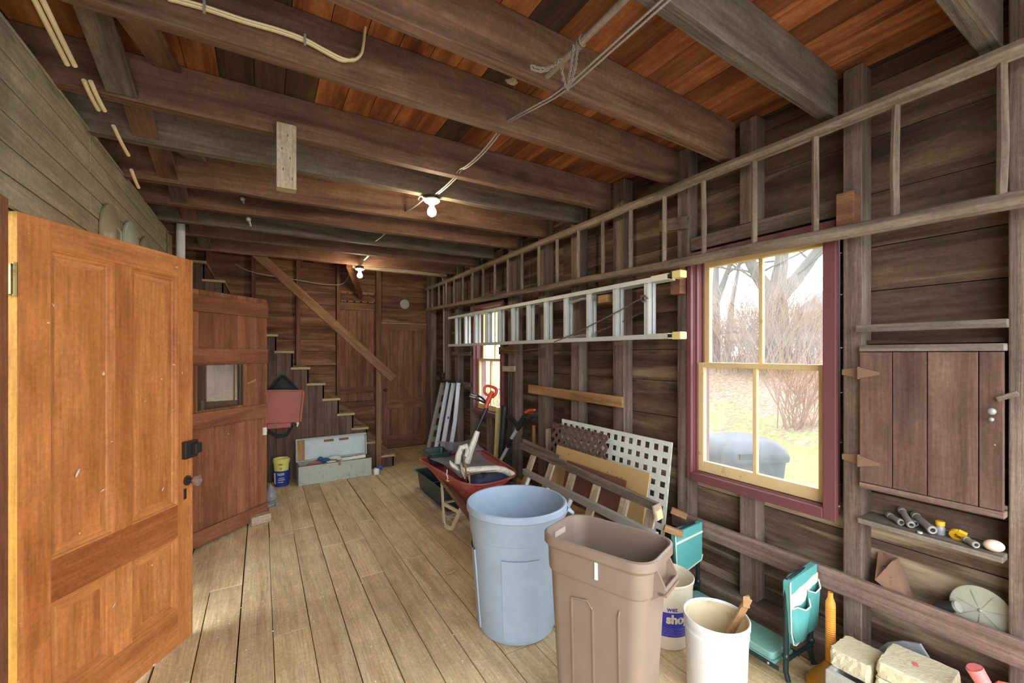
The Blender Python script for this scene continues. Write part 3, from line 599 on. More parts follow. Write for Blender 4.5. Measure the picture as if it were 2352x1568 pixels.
# panelled plank door in the far wall (door_3) and the batten door over the stairs (door_4)
d3 = structure('door_3', 'tall closed brown plank door in the far corner', (2.0, YF, 0))
mb = MB()
for k in range(6): mb.box(1.63 + .128 * k, 1.63 + .128 * (k + 1) - .003, YF + .006, YF + .03, .01, 1.975, 2)
mb.obj('door_boards', 'fardoor', d3, bevel=.002)
mb = MB(); mb.box(1.63, 2.40, YF - .006, YF + .005, 1.87, 1.975, 0); mb.box(1.63, 1.72, YF - .006, YF + .005, .01, 1.87, 2); mb.box(2.31, 2.40, YF - .006, YF + .005, .01, 1.87, 2); mb.box(1.72, 2.31, YF - .006, YF + .005, .62, .78, 0); mb.box(1.72, 2.31, YF - .006, YF + .005, .01, .2, 0); mb.box(1.98, 2.05, YF - .006, YF + .005, .2, .62, 2); mb.box(1.98, 2.05, YF - .006, YF + .005, .78, 1.87, 2)
mb.obj('door_frame', 'fardoor', d3, bevel=.002)
mb = MB(); mb.box(1.745, 1.96, YF - .012, YF - .006, .64, .76, 0)
mb.obj('latch_plate', 'fardoor', d3)
MB().ball((1.68, YF - .04, .93), .026, 12, 8).obj('door_knob', 'iron', d3)
mb = MB(); mb.box(1.612, 1.628, YF - .012, YF + .03, 0, 1.98, 2); mb.box(1.612, 2.43, YF - .012, YF + .03, 1.978, 1.992, 0); mb.box(2.402, 2.43, YF - .012, YF + .03, 0, 1.98, 2); mb.obj('door_frame', 'pale', d3)
d4 = structure('door_4', 'batten door with slatted top behind the handrail', (1.26, YF, .77))
mb = MB()
for k in range(4): mb.box(1.012 + .126 * k, 1.012 + .126 * (k + 1) - .003, YF + .006, YF + .028, .775, 2.16, 2)
mb.box(1.012, 1.516, YF + .006, YF + .028, 2.165, 2.26, 0)
mb.obj('door_boards', 'fardoor', d4, bevel=.002)
mb = MB(); mb.box(1.012, 1.516, YF - .012, YF + .005, 2.16, 2.275, 0); mb.box(1.012, 1.516, YF - .012, YF + .005, .9, .99, 0); mb.obj('cross_batten', 'far', d4, bevel=.002)
mb = MB(); mb.box(1.012, 1.516, YF - .014, YF + .01, 2.43, 2.445, 0)
for k in range(5): mb.box(1.03 + .1 * k, 1.03 + .1 * k + .075, YF - .004, YF + .01, 2.285, 2.43, 2)
mb.obj('slat_panel', 'fresh', d4)

# ------------------------------------------------------------------ staircase
st = thing('staircase', 'steep enclosed wooden staircase with plank side rising left behind the toolbox', 'staircase', (.5, 6.2, 0))
SY, SB = 5.76, 6.73; NS = 13
for k in range(1, NS + 1):
    xr = 1.53 - .172 * (k - 1); zt = .16 + .196 * (k - 1)
    MB().box(xr - .20, xr + .012, SY - .03, SB, zt - .028, zt, 1).obj('tread', 'tread', st, bevel=.004)
    MB().box(xr - .02, xr - .002, SY - .012, SB, zt - .196 if k > 1 else 0.001, zt - .03, 1).obj('riser', 'skirt', st)
mb = MB(); rr = random.Random(9)
for k in range(1, NS + 1):
    xr = 1.53 - .172 * (k - 1); zt = .16 + .196 * (k - 1) - .03
    for q in range(2): mb.box(xr - .172 + .086 * q + .001 - .002, xr - .172 + .086 * (q + 1) - .001 - .002, SY - .012, SY + .006, .001, zt, 2, rnd=rr.random())
mb.obj('side_planks', 'skirt', st, bevel=.0015)
MB().box(1.283, 1.345, SY - .075, SY - .014, .001, 1.33, 2).obj('newel_post', 'handrail', st, bevel=.004)
mb = MB(); mb.beam((-.06, SY - .09, 2.645), (1.50, SY - .09, 1.17), .025, .105); mb.obj('handrail', 'handrail', st, bevel=.004)

# ------------------------------------------------------------------ light fittings, cables, rope
def bulb_fixture(x, y, z, label):
    t = thing('ceiling_bulb', label, 'light bulb', (x, y, z - .15), 'bare bulbs in porcelain holders')
    MB().lathe([(.045, 0), (.045, -.022), (.03, -.022)], 24, (x, y, z), caps=(True, True)).obj('junction_box', 'iron', t)
    MB().lathe([(.054, -.024), (.056, -.034), (.045, -.044), (.026, -.05), (.022, -.06)], 28, (x, y, z), caps=(True, True)).obj('lamp_holder', 'porcelain', t)
    MB().lathe([(.014, -.06), (.016, -.075), (.028, -.095), (.031, -.112), (.026, -.13), (.012, -.14), (.0005, -.142)], 24, (x, y, z)).obj('bulb', 'bulb', t, label='glowing glass bulb')
    return t
bulb_fixture(1.027, 2.87, ZJ, 'nearer glowing bare bulb in a porcelain holder under the joists')
bulb_fixture(1.03, 5.43, ZJ - .04, 'far glowing bare bulb near the stairs')
m_ = MB(); m_.tube([(.965, 2.86, 2.57), (.945, 2.84, 2.575), (.925, 2.83, 2.565), (.915, 2.83, 2.545), (.925, 2.83, 2.54)], .0045); m_.obj('wall_hook', 'white', label='small white hook beside the nearer bulb', cat='hook')
def cable(name, mat, pts, r, label, cat='cable', n=1, off=.012):
    m_ = MB()
    for k in range(n): m_.tube([(p[0] + off * k, p[1], p[2] + .002 * k) for p in curve_pts(pts, 3)], r, 8)
    return m_.obj(name, mat, label=label, cat=cat)
def sag(a, b, d, n=6):
    a, b = Vector(a), Vector(b); return [tuple(a.lerp(b, t / n) + Vector((0, 0, -d * 4 * (t / n) * (1 - t / n)))) for t in range(n + 1)]
cable('electrical_cable', 'wcable', sag((1.03, 2.86, 2.60), (1.045, 2.50, 2.61), .008) + sag((1.046, 2.45, 2.63), (1.05, 1.92, 2.65), .03) , .0045, 'pair of grey white cables running from the nearer bulb through the joists', n=2, off=.018)
# spiral armoured cable
m_ = MB()
for k in range(2):
    p0 = [(1.055 + .02 * k, .05, 2.588), (1.06 + .02 * k, .8, 2.586), (1.068 + .02 * k, 1.36, 2.586)] + ([(1.07 + .02 * k, 1.5, 2.60), (1.05 + .014 * k, 1.86, 2.655)])
    pts = []; rad = []
    for i in range(len(p0) - 1):
        n = max(2, int((Vector(p0[i + 1]) - Vector(p0[i])).length / .006))
        for q in range(n): pts.append(Vector(p0[i]).lerp(Vector(p0[i + 1]), q / n)); rad.append(.0052 if len(pts) % 2 else .0040)
    m_.tube(pts, rad, 7)
m_.obj('armoured_cable', 'armor', label='pair of spiral steel armoured cables crossing under the nearest joists', cat='cable')
cable('electrical_cable', 'wcable', sag((1.0, 3.40, 2.64), (1.02, 2.95, 2.625), .01), .006, 'short grey cable between joists just beyond the nearer bulb', n=1)
cable('electrical_cable', 'wcable', sag((.98, 4.43, 2.63), (1.0, 3.95, 2.63), .012), .005, 'short cable stub in the fourth gap beyond the nearer bulb', n=1)
cable('electrical_cable', 'wcable', [(1.03, 5.43, 2.57), (1.05, 5.38, 2.61), (1.07, 5.2, 2.64), (1.06, 5.03, 2.64)], .006, 'white cable looping up from the far bulb', n=2, off=.012)
cable('electrical_cable', 'wcable', [(-.3, 6.72, 2.68), (-.2, 6.7, 2.62), (-.05, 6.7, 2.58), (.25, 6.7, 2.545), (.44, 6.7, 2.53), (.75, 6.7, 2.50), (.98, 6.7, 2.51), (1.06, 6.6, 2.56), (1.07, 6.2, 2.66), (1.04, 5.5, 2.56)], .006, 'thin white cable sagging along the far wall studs to the far bulb')
# cream cable on the near joist
pts = [P(a, b, Y=1.80) for a, b in ((385, -8), (470, 15), (560, 45), (640, 68), (700, 90), (745, 114), (785, 134), (812, 138), (829, 125), (835, 100), (838, 70), (842, 45), (843, 30))]
cc = thing('electrical_cable', 'cream cable stapled along the near joist and turning up to the ceiling', 'cable', pts[5])
m_ = MB(); m_.tube(curve_pts(pts), .0085, 8, flat=.7); m_.obj('cable', 'cable', cc)
m_ = MB(); m_.tube(curve_pts([p + Vector((.0, 0, -.009)) for p in pts[:7]] + [pts[7] + Vector((0, 0, .004))]), .0075, 8, flat=.7); m_.obj('cable', 'cable', cc)
for i in (1, 4): q = pts[i]; m_ = MB(); m_.box(q.x - .004, q.x + .004, q.y - .014, q.y - .008, q.z - .03, q.z + .012); m_.obj('cable_staple', 'galv', cc)
# cables over the left wall
for i, (seg, lab, n) in enumerate((((1.55, 2.70, 2.19, 2.565), 'pair of cream cable ends hanging over the siding, nearest the viewer', 2), ((2.36, 2.60, 2.54, 2.57), 'short pair of cream cable ends, second gap from the viewer over the siding', 2),
        ((2.76, 2.60, 3.03, 2.566), 'single short cream cable piece in the third gap over the siding', 1), ((3.09, 2.51, 3.25, 2.466), 'small curved cream cable end, farthest over the siding', 1))):
    cable('cable_end', 'cable', sag((-.618, seg[0], seg[1]), (-.618, seg[2], seg[3]), .006), .0085, lab, 'cable', n, .02)
# rod hanging under the near joists, with rope
MB().tube([(.953, .25, 2.578), (.951, .9, 2.575), (.95, 1.36, 2.570)], .0125, 10).obj('wooden_rod', 'ladder', label='long round wooden rod tied under the near joists', cat='rod')
rp = thing('braided_rope', 'grey braided rope looped over the end of the rod', 'rope', (.97, 1.2, 2.5))
def braid(pts, r=.0048, k=2):
    m_ = MB()
    P_ = []
    for i in range(len(pts) - 1):
        a, b = Vector(pts[i]), Vector(pts[i + 1]); n = max(2, int((b - a).length / .006))
        for q in range(n): P_.append(a.lerp(b, q / n))
    for s in range(k):
        m_.tube([p + Vector((r * .8 * cos(i * 1.1 + s * pi), r * .4 * sin(i * 1.1 + s * pi), r * .8 * sin(i * 1.1 + s * pi))) for i, p in enumerate(P_)], r * .62, 5)
    return m_
y0 = 1.0
m_ = MB(); m_.tube([(.951 + .016 * cos(t * .8), 1.14 + .002 * t, 2.574 + .016 * sin(t * .8)) for t in range(24)], .0045, 6); m_.obj('rope_turns', 'rope', rp)
a = [P(px, py, Y=1.10) for px, py in ((1318, 104), (1313, 140), (1306, 185), (1303, 212), (1296, 190), (1290, 160), (1292, 148))]
braid(a).obj('rope_loop', 'rope', rp)
a = [P(px, py, Y=1.11) for px, py in ((1326, 112), (1322, 150), (1314, 180), (1306, 205))]
braid(a).obj('rope_loop', 'rope', rp)
a = [P(px, py, Y=1.13) for px, py in ((1290, 135), (1275, 150), (1255, 158), (1235, 156), (1219, 150), (1222, 160), (1240, 164), (1262, 160))]
braid(a).obj('rope_loop', 'rope', rp)
c_ = P(1175, 187, Z=2.818); m_ = MB(); q = random.Random(4)
m_.rings([[(c_.x + r_ * q.uniform(.7, 1.2) * cos(a * pi / 5), c_.y + r_ * q.uniform(.7, 1.2) * sin(a * pi / 5) * .7, z_) for a in range(10)] for r_, z_ in ((.034, 2.8195), (.03, 2.812), (.016, 2.806))], True, (False, True), False); m_.obj('paper_patch', 'pale', label='small pale papery patch on the ceiling boards beside the rope', cat='wasp nest')  # small pale patch of old paper stuck to the boards
# pale block nailed to a joist, bolts
nb = thing('wooden_block', 'pale grey wooden block nailed upright to a joist and hanging below it', 'block', (.12, 2.42, 2.31))
m_ = MB(); m_.box(.062, .150, 2.385, 2.455, 2.315, 2.635, 2); m_.obj('block', 'pale', nb, bevel=.004)
for x, z in ((.09, 2.4), (.12, 2.46), (.085, 2.5), (.13, 2.36), (.11, 2.57)): m_ = MB(); m_.box(x, x + .003, 2.382, 2.386, z, z + .012); m_.obj('nail', 'iron', nb)
for x, z, lab in ((-.124, 2.67, 'upper of two white bolt heads on a left joist'), (-.099, 2.51, 'lower of two white bolt heads on a left joist')):
    m_ = MB(); yy = 3.99 if z > 2.6 else 4.02
    q = P(558, 463, Y=4.0) if z > 2.6 else P(571, 508, Y=3.99)
    m_.tube([(q.x + .01, 4.04, q.z - .02), (q.x, 3.93, q.z)], .009, 8); m_.ball((q.x, 3.93, q.z), .019, 10, 6); m_.obj('bolt', 'galv', label=lab, cat='bolt', group='bolts on the joist')
# conduit cables in the far right corner
cj = thing('electrical_cable', 'pair of thin grey cables running down the far corner stud to a small box', 'cable', (2.32, 5.98, 1.18))
for k in range(2): MB().tube([(2.20 + .02 * k, 5.8, 2.63), (2.29, 5.93 + .02 * k, 2.60), (2.325, 5.975 + .03 * k, 2.5), (2.33, 5.975 + .03 * k, 2.0), (2.33, 5.975 + .03 * k, 1.5), (2.332, 5.99 + .01 * k, 1.22)], .006, 6).obj('cable', 'wcable', cj)
MB().box(2.29, 2.335, 5.96, 6.04, 1.1, 1.22).obj('outlet_box', 'iron', cj, bevel=.004)

# ------------------------------------------------------------------ ladders on the right wall
lw = thing('wooden_ladder', 'very long old wooden ladder hung level along the top of the window wall', 'ladder', (2.25, 3.4, 2.05))
def rl(m_, ya, za, yb, zb, x=2.25, r=.026, n=26, seed=1):
    q = random.Random(seed); m_.tube([(x + q.uniform(-.004, .004), ya + (yb - ya) * k / n, za + (zb - za) * k / n + q.uniform(-.003, .003)) for k in range(n + 1)], [r * (1.12 - .25 * k / n) for k in range(n + 1)], 8, flat=1.15); return m_
rl(MB(), -.5, 2.552, 6.56, 2.515, r=.026).obj('side_rail', 'ladder', lw)
rl(MB(), -.5, 2.01, 6.53, 2.190, r=.026, seed=2).obj('side_rail', 'ladder', lw)
ys = [-.15, .14, .436, .727, 1.022, 1.312, 1.612, 1.899, 2.191, 2.477, 2.77, 3.06, 3.35, 3.65, 3.94, 4.23, 4.52, 4.82, 5.11, 5.4, 5.69, 5.98, 6.26, 6.45]
q = random.Random(8)
for y in ys:
    t = (y + .5) / 7.05; zl = 2.01 + .18 * t; b = q.uniform(-.006, .006)
    MB().tube([(2.25, y, zl), (2.25 + b, y + b, zl * .6 + 2.54 * .4), (2.25, y + q.uniform(-.004, .004), 2.54)], [.0145, .0165, .014], 8).obj('rung', 'ladder', lw)
# aluminium extension ladder
la = thing('extension_ladder', 'aluminium extension ladder hung level across the far window', 'ladder', (2.2, 3.5, 1.6))
ya, yb = 1.80, 5.4
def cchan(m_, x0, x1, z0, z1, y0, y1):
    m_.box(x0, x0 + .003, y0, y1, z0, z1, 1); m_.box(x0, x1, y0, y1, z1 - .004, z1, 1); m_.box(x0, x1, y0, y1, z0, z0 + .004, 1); return m_
for z0 in (1.965, 1.600):
    m_ = MB(); m_.box(2.165, 2.205, ya, yb, z0 if z0 > 1.8 else z0, z0 + .02, 1); m_.box(2.160, 2.1648, ya, yb, z0 - .005, z0 + .025, 1); m_.obj('side_rail', 'alu', la)
    m_ = MB(); m_.box(2.213, 2.255, ya + .02, yb + .02, z0, z0 + .02, 1); m_.box(2.253, 2.257, ya + .02, yb + .02, z0 - .004, z0 + .024, 1); m_.obj('side_rail', 'alu', la)
for y in [1.98 + .2905 * k for k in range(12)]:
    MB().box(2.172, 2.203, y - .019, y + .019, 1.618, 1.968, 2).box(2.170, 2.172, y - .012, y - .006, 1.62, 1.965, 2).obj('rung', 'alu', la, bevel=.006)
    MB().box(2.222, 2.25, y - .016, y + .022, 1.618, 1.968, 2).obj('rung', 'alu', la, bevel=.006)
for z0, tz in ((1.975, .02), (1.605, -.01)):
    m_ = MB(); m_.box(2.155, 2.215, ya - .10, ya - .035, z0 - .018, z0 + .028); m_.obj('rubber_foot', ['yellow'], la, bevel=.006)
    m_ = MB(); m_.box(2.165, 2.20, ya - .036, ya + .01, z0 - .004, z0 + .016); m_.obj('foot_bracket', 'rubber', la)
    m_ = MB(); m_.box(2.161, 2.206, ya, ya + .13, z0 - .012, z0 + .022); m_.obj('end_cap', 'yellow', la)
for z0 in (1.93, 1.64):
    m_ = MB(); m_.tube([(2.21, 2.56, z0), (2.20, 2.66, z0 + .005), (2.195, 2.78, z0 - .01), (2.2, 2.82, z0)], .012, 8); m_.box(2.19, 2.23, 2.53, 2.58, z0 - .02, z0 + .02); m_.obj('rung_hook', 'galv', la)
rpe = thing('braided_rope', 'grey rope knotted on the metal ladder and sagging below it', 'rope', (2.15, 2.0, 1.6))
braid([(2.15, 1.995, 1.86), (2.155, 2.05, 1.85), (2.155, 2.2, 1.80), (2.155, 2.5, 1.715), (2.16, 2.75, 1.65), (2.16, 2.98, 1.60), (2.165, 3.0, 1.585)], .0045).obj('rope_run', 'rope', rpe)
braid([(2.15, 2.995, 1.575), (2.15, 3.2, 1.545), (2.15, 3.5, 1.525), (2.15, 3.8, 1.535), (2.15, 4.0, 1.575)], .0035).obj('rope_run', 'rope', rpe)
braid([(2.235, 2.0, 1.80), (2.235, 2.25, 1.73), (2.235, 2.6, 1.65)], .004).obj('rope_run', 'rope', rpe)
m_ = braid([(2.16, 1.955, 1.855), (2.15, 1.97, 1.875), (2.15, 2.0, 1.875), (2.16, 2.01, 1.855), (2.15, 1.99, 1.84), (2.15, 1.96, 1.85)], .006); m_.obj('rope_knot', 'rope', rpe)
m_ = MB(); m_.box(2.18, 2.338, 2.36, 2.455, 1.878, 1.935, 1); m_.obj('ladder_bracket', 'fresh', label='pale wooden block nailed to the stud above the metal ladder rungs', cat='bracket', bevel=.004)
m_ = MB(); m_.box(2.262, 2.338, 5.0, 5.12, 1.80, 1.95, 2); m_.obj('ladder_bracket', 'redblock', label='reddish block behind the far end of the metal ladder', cat='bracket', bevel=.003)

# ------------------------------------------------------------------ plates on the left wall, pipe
for y, z, r, mt, lab, d in ((3.195, 2.155, .175, 'plate', 'dull brown round enamel lid, nearest of the three on the siding', 0), (3.61, 2.165, .18, 'plateg', 'greenish white enamel lid, middle of the three on the siding', 1), (4.03, 2.165, .18, 'plate', 'tan round lid, farthest of the three on the siding', 0)):
    m_ = MB(); m_.M = Matrix.Translation((XL + .001, y, z)) @ Matrix.Rotation(radians(90), 4, 'Y')
    m_.lathe([(r - .004, .0), (r, .006), (r, .016), (r - .008, .02), (r - .03, .016), (r - .05, .026), (r - .1, .034), (.001, .036)], 36)
    t_ = thing('enamel_lid', lab, 'lid', (XL, y, z), 'round lids on the siding'); m_.obj('lid', mt, t_)
    h_ = MB(); h_.M = m_.M; h_.tube([(-.05, 0, .034), (-.03, 0, .05), (.03, 0, .05), (.05, 0, .034)], .006, 8); h_.obj('handle', 'galv' if d else mt, t_)
MB().lathe([(.034, 0), (.034, 2.815)], 24, (-.64, 4.92, 0.001), caps=(True, True)).obj('vent_pipe', 'white', label='white plastic vent pipe rising behind the orange door', cat='pipe')

# ------------------------------------------------------------------ wall cabinet and shelf
cb = thing('wall_cabinet', 'small plank door cabinet built between two posts by the near window', 'cabinet', (2.38, .655, .9))
MB().box(2.30, XR - .006, .438, .872, 1.510, 1.538, 1).obj('top_shelf', 'shelf', cb, bevel=.003)
MB().box(2.302, XR - .006, .438, .872, .904, .928, 1).obj('bottom_board', 'rail', cb, bevel=.003)
dr = thing('door', None, None, (2.32, .655, .93)) if 0 else None
mb = MB()
for a, b in ((.872, .757), (.756, .647), (.646, .504), (.503, .441)): mb.box(2.306, 2.330, b + .0012, a - .0012, .931, 1.507, 2)
cd = mb.obj('door', 'cabinet', cb, bevel=.0015)
for z in (1.414, 1.022):
    m_ = MB(); m_.prism([(.872, z - .024), (.872, z + .024), (.86, z + .022), (.80, z + .006), (.796, z), (.80, z - .006), (.86, z - .022)], 2.301, 2.304, 'yz')
    m_.prism([(.950, z - .012), (.950, z + .012), (.885, z + .024), (.878, z + .024), (.878, z - .024), (.885, z - .024)], 2.334, 2.3375, 'yz')
    m_.tube([(2.308, .876, z - .027), (2.308, .876, z + .027)], .006, 8); m_.obj('strap_hinge', 'cabhinge', cd)
m_ = MB(); m_.tube([(2.304, .463, 1.292), (2.285, .463, 1.292)], .005, 8); m_.ball((2.272, .463, 1.292), .0125, 14, 8, (.8, 1, 1)); m_.obj('knob', 'galv', cd)
m_ = MB(); m_.tube([(2.304, .466, 1.262), (2.285, .466, 1.262)], .004, 6); m_.ball((2.282, .466, 1.262), .008, 10, 6); m_.obj('knob', 'galv', cd)
m_ = MB(); m_.beam((2.292, .455, 1.335), (2.30, .405, 1.362), .016, .018); m_.obj('turn_button', 'ladder', cb, bevel=.003)
MB().box(2.345, XR - .006, .438, .872, .93, .945, 1).obj('cabinet_floor', 'shelf', cb)
sh = MB().box(2.285, XR - .006, .438, .872, .750, .772, 1).obj('wall_shelf', 'shelf', label='rough grey shelf board under the plank door cabinet', cat='shelf', bevel=.003)
SZ = .773
def pipe_piece(a, b, r, label, mat='galv', fit=True):
    m_ = MB(); A, B = Vector(a), Vector(b); d = (B - A).normalized(); L = (B - A).length
    m_.M = Matrix.Translation(A) @ d.to_track_quat('Z', 'Y').to_matrix().to_4x4()
    pr = [(r * .62, L * .4), (r * .66, L - .001), (r * .98, L), (r * 1.22, L - .003), (r * 1.22, L - .02), (r, L - .022), (r, .02), (r * 1.2, .018), (r * 1.2, .002), (r * .5, 0)]
    m_.lathe(pr, 16, caps=(True, True)); return m_.obj('pipe_fitting', mat, label=label, cat='pipe fitting', group='metal pipe fittings on the shelf')
pipe_piece((2.40, .80, SZ + .013), (2.335, .735, SZ + .013), .0115, 'short dark elbow end fitting, leftmost on the shelf')
pipe_piece((2.425, .765, SZ + .044), (2.325, .700, SZ + .016), .012, 'long slanting pipe fitting leaning over the pile on the shelf')
pipe_piece((2.418, .745, SZ + .012), (2.375, .70, SZ + .012), .010, 'small low fitting at the back of the shelf pile')
pipe_piece((2.425, .72, SZ + .034), (2.318, .632, SZ + .020), .0135, 'thick galvanized pipe fitting with bright open end on the shelf pile')
MB().lathe([(.009, 0), (.009, .006), (.001, .007)], 14, (2.305, .668, SZ)).obj('bottle_cap', 'plateg', label='tiny pale bottle cap at the front edge of the shelf', cat='bottle cap')
bt = thing('small_bottle', 'tiny clear bottle with yellow cap on the shelf', 'bottle', (2.36, .622, SZ))
MB().lathe([(.014, 0), (.0155, .004), (.0155, .028), (.011, .036)], 20, (2.36, .622, SZ), caps=(True, True)).obj('bottle', 'clearbag', bt)
MB().lathe([(.013, .036), (.0145, .037), (.0145, .052), (.012, .054)], 20, (2.36, .622, SZ), caps=(True, True)).obj('cap', plain('yellow_cap', srgb(236, 186, 40), .35), bt)
tp = thing('tape_roll', 'yellow tape dispenser lying on the shelf beside a pipe stub', 'tape', (2.35, .56, SZ))
m_ = MB(); m_.M = Matrix.Translation((2.345, .568, SZ + .02)) @ Matrix.Rotation(radians(62), 4, 'Y') @ Matrix.Rotation(.4, 4, 'Z'); m_.lathe([(.010, -.006), (.024, -.006), (.024, .006), (.010, .006)], 24, caps=(False, False)); m_.box(-.026, -.006, -.02, .004, -.007, .007); m_.obj('tape_body', M['yellow_cap'] if 'yellow_cap' in M else bpy.data.materials['yellow_cap'], tp)
pipe_piece((2.35, .552, SZ + .013), (2.305, .508, SZ + .012), .0105, 'short pipe stub with open end beside the yellow tape')
m_ = MB(); m_.at((2.325, .468, SZ + .0215), rz=.5); m_.ball((0, 0, 0), .021, 22, 14, (1.0, 1.35, 1.0)); m_.obj('egg', 'egg', label='brownish white egg at the right end of the shelf', cat='egg')

# things tucked behind the low rail
pl = thing('iron_bracket', 'rusty triangular iron plough point behind the low rail', 'iron plate', (2.38, .78, .44))
m_ = MB(); m_._add([(2.425, .845, .60), (2.425, .775, .60), (2.37, .775, .60), (2.425, .845, .46), (2.345, .72, .44), (2.425, .72, .44), (2.345, .83, .50)], [(0, 1, 5, 3), (1, 2, 4, 5), (0, 3, 6), (1, 2, 6, 0), (2, 4, 6), (6, 4, 5, 3)]); m_.obj('plate', 'rust', pl, solid=.004)
m_ = MB(); m_.tube([(2.343, .80, .565), (2.36, .80, .565)], .006, 10); m_.obj('rivet', 'iron', pl)
ds = thing('round_disc', 'grey green round metal disc with radial ribs leaning behind the low rail', 'disc', (2.37, .52, .42))
m_ = MB(); Mx = Matrix.Translation((2.375, .512, .52)) @ Matrix.Rotation(radians(-84), 4, 'Y'); m_.M = Mx
m_.lathe([(.078, -.008), (.084, -.004), (.086, .004), (.080, .006), (.06, .002), (.02, .006), (.001, .008)], 40); m_.obj('disc', 'greendisc', ds)
m_ = MB(); m_.M = Mx
for k in range(7): a = k * 2 * pi / 7 + .4; m_.beam((.012 * cos(a), .012 * sin(a), .007), (.07 * cos(a), .07 * sin(a), .004), .003, .002)
m_.ball((0, 0, .006), .008, 10, 6); m_.obj('rib', 'galv', ds)
MB().tube([(2.352, .625, .485), (2.345, .575, .51)], [.019, .019], 20).obj('metal_canister', 'rubber', label='small dark cylinder in front of the round disc', cat='canister')
MB().tube([(2.345, .5745, .5103), (2.344, .566, .515)], [.0195, .0195], 20).obj('canister_lid', 'galv', label='shiny metal ring at the end of the small dark cylinder', cat='ring')
m_ = MB(); sl = [(.79, .03), (.60, .03), (.625, .30), (.655, .345), (.71, .325), (.76, .29), (.80, .23), (.82, .15)]
m_.prism(sl, 2.262, 2.274, 'yz'); m_.M = Matrix.Identity(4); so = m_.obj('slate_piece', 'slate', label='broken grey slate leaning on the wall behind the pale stones', cat='slate', bevel=.002)

# ------------------------------------------------------------------ stones and block in the near right corner
m_ = MB(); bx0, bx1, by0, by1 = 1.985, 2.215, .56, .868
o_ = [(by0, .001), (by1, .001), (by1, .205), (by0, .205)]
cbk = thing('concrete_block', 'grey hollow concrete block on the floor under two pale stones', 'block', (2.1, .72, 0))
zz0, zz1 = .005, .215
m_.box(1.985, 2.01, .50, .868, zz0, zz1, 1, rnd=.5); m_.box(2.16, 2.185, .50, .868, zz0, zz1, 1, rnd=.5)
for y in (.50, .67, .843): m_.box(2.01, 2.16, y, y + .025, zz0, zz1, 0, rnd=.5)
m_.obj('block_body', 'concrete', cbk, bevel=.006)
def stone(x0, x1, y0, y1, z0, z1, rz, label, seed, name='stone_paver'):
    m_ = MB(); m_.at(((x0 + x1) / 2, (y0 + y1) / 2, z0), rz=rz); q = random.Random(seed); hx, hy, h = (x1 - x0) / 2, (y1 - y0) / 2, z1 - z0
    n = 8; rs = []
    for z, sc in ((0, .97), (.004, 1), (h * .35, 1), (h * .7, .995), (h - .005, .985), (h, .95)):
        r = rrect(hx * sc, hy * sc, .012, z, 2); r2 = []
        for i in range(len(r)):
            a, b = Vector(r[i]), Vector(r[(i + 1) % len(r)]); n = 8 if i % 3 == 2 else 1
            for k in range(n): p = a.lerp(b, k / n); r2.append(p)
        rs.append([tuple(p + Vector((q.uniform(-.003, .003), q.uniform(-.003, .003), q.uniform(-.001, .001) if 0 < z < h else 0))) for p in r2])
    m_.rings(rs, True, (True, True), False); return m_.obj(name, 'paver', label=label, cat='stone', group='pale stones on the block')
stone(2.03, 2.185, .735, .872, .217, .288, 0, 'smaller pale sandy brick, left one on the concrete block', 1)
stone(2.03, 2.215, .53, .725, .217, .268, .08, 'rough pale stone under the largest one on the concrete block', 4)
stone(2.035, 2.225, .525, .722, .27, .328, .08, 'larger rough pale stone, topmost on the concrete block', 2)
m_ = MB(); m_.at((2.13, .63, .3285), rz=.5); m_.box(-.014, .014, -.008, .008, 0, .0008); m_.obj('chip_mark', 'pink', label='small pink paint smear on top of the larger stone', cat='paint mark')
pk = thing('watering_can', 'pink plastic watering can partly cut off at the lower right', 'watering can', (2.14, .36, 0))
m_ = MB(); m_.lathe([(.07, .002), (.085, .02), (.082, .26), (.06, .32), (.03, .345)], 28, (2.14, .355, 0), caps=(True, True)); m_.obj('body', 'pink', pk)
m_ = MB(); m_.tube([(2.13, .40, .30), (2.11, .44, .37), (2.098, .468, .43)], [.026, .021, .024], 16); m_.tube([(2.098, .4685, .4305), (2.0975, .469, .432)], .019, 16); m_.obj('neck', 'pink', pk)
m_ = MB(); m_.tube([(2.115, .435, .36), (2.12, .41, .40), (2.125, .375, .41), (2.13, .335, .395), (2.135, .30, .35), (2.14, .285, .29)], .013, 12); m_.obj('handle', 'pink', pk)
fn = thing('funnel', 'amber oil funnel with tall ribbed orange spout standing by the kneeler', 'funnel', (2.19, .935, 0))
m_ = MB(); m_.lathe([(.088, .001), (.09, .02), (.082, .04), (.02, .125), (.018, .13)], 32, (2.19, .935, 0)); m_.obj('cone', 'amber', fn, solid=.003)
m_ = MB(); pr = [(.0165, .126)]
z = .13
while z < .372: pr += [(.0165, z), (.0195, z + .003), (.0195, z + .005), (.0165, z + .008)]; z += .0095
pr += [(.019, .375), (.0185, .392), (.0105, .415), (.0095, .437), (.0075, .437)]
m_.lathe(pr, 20, (2.19, .935, 0)); m_.obj('ribbed_spout', 'orangeplastic', fn)

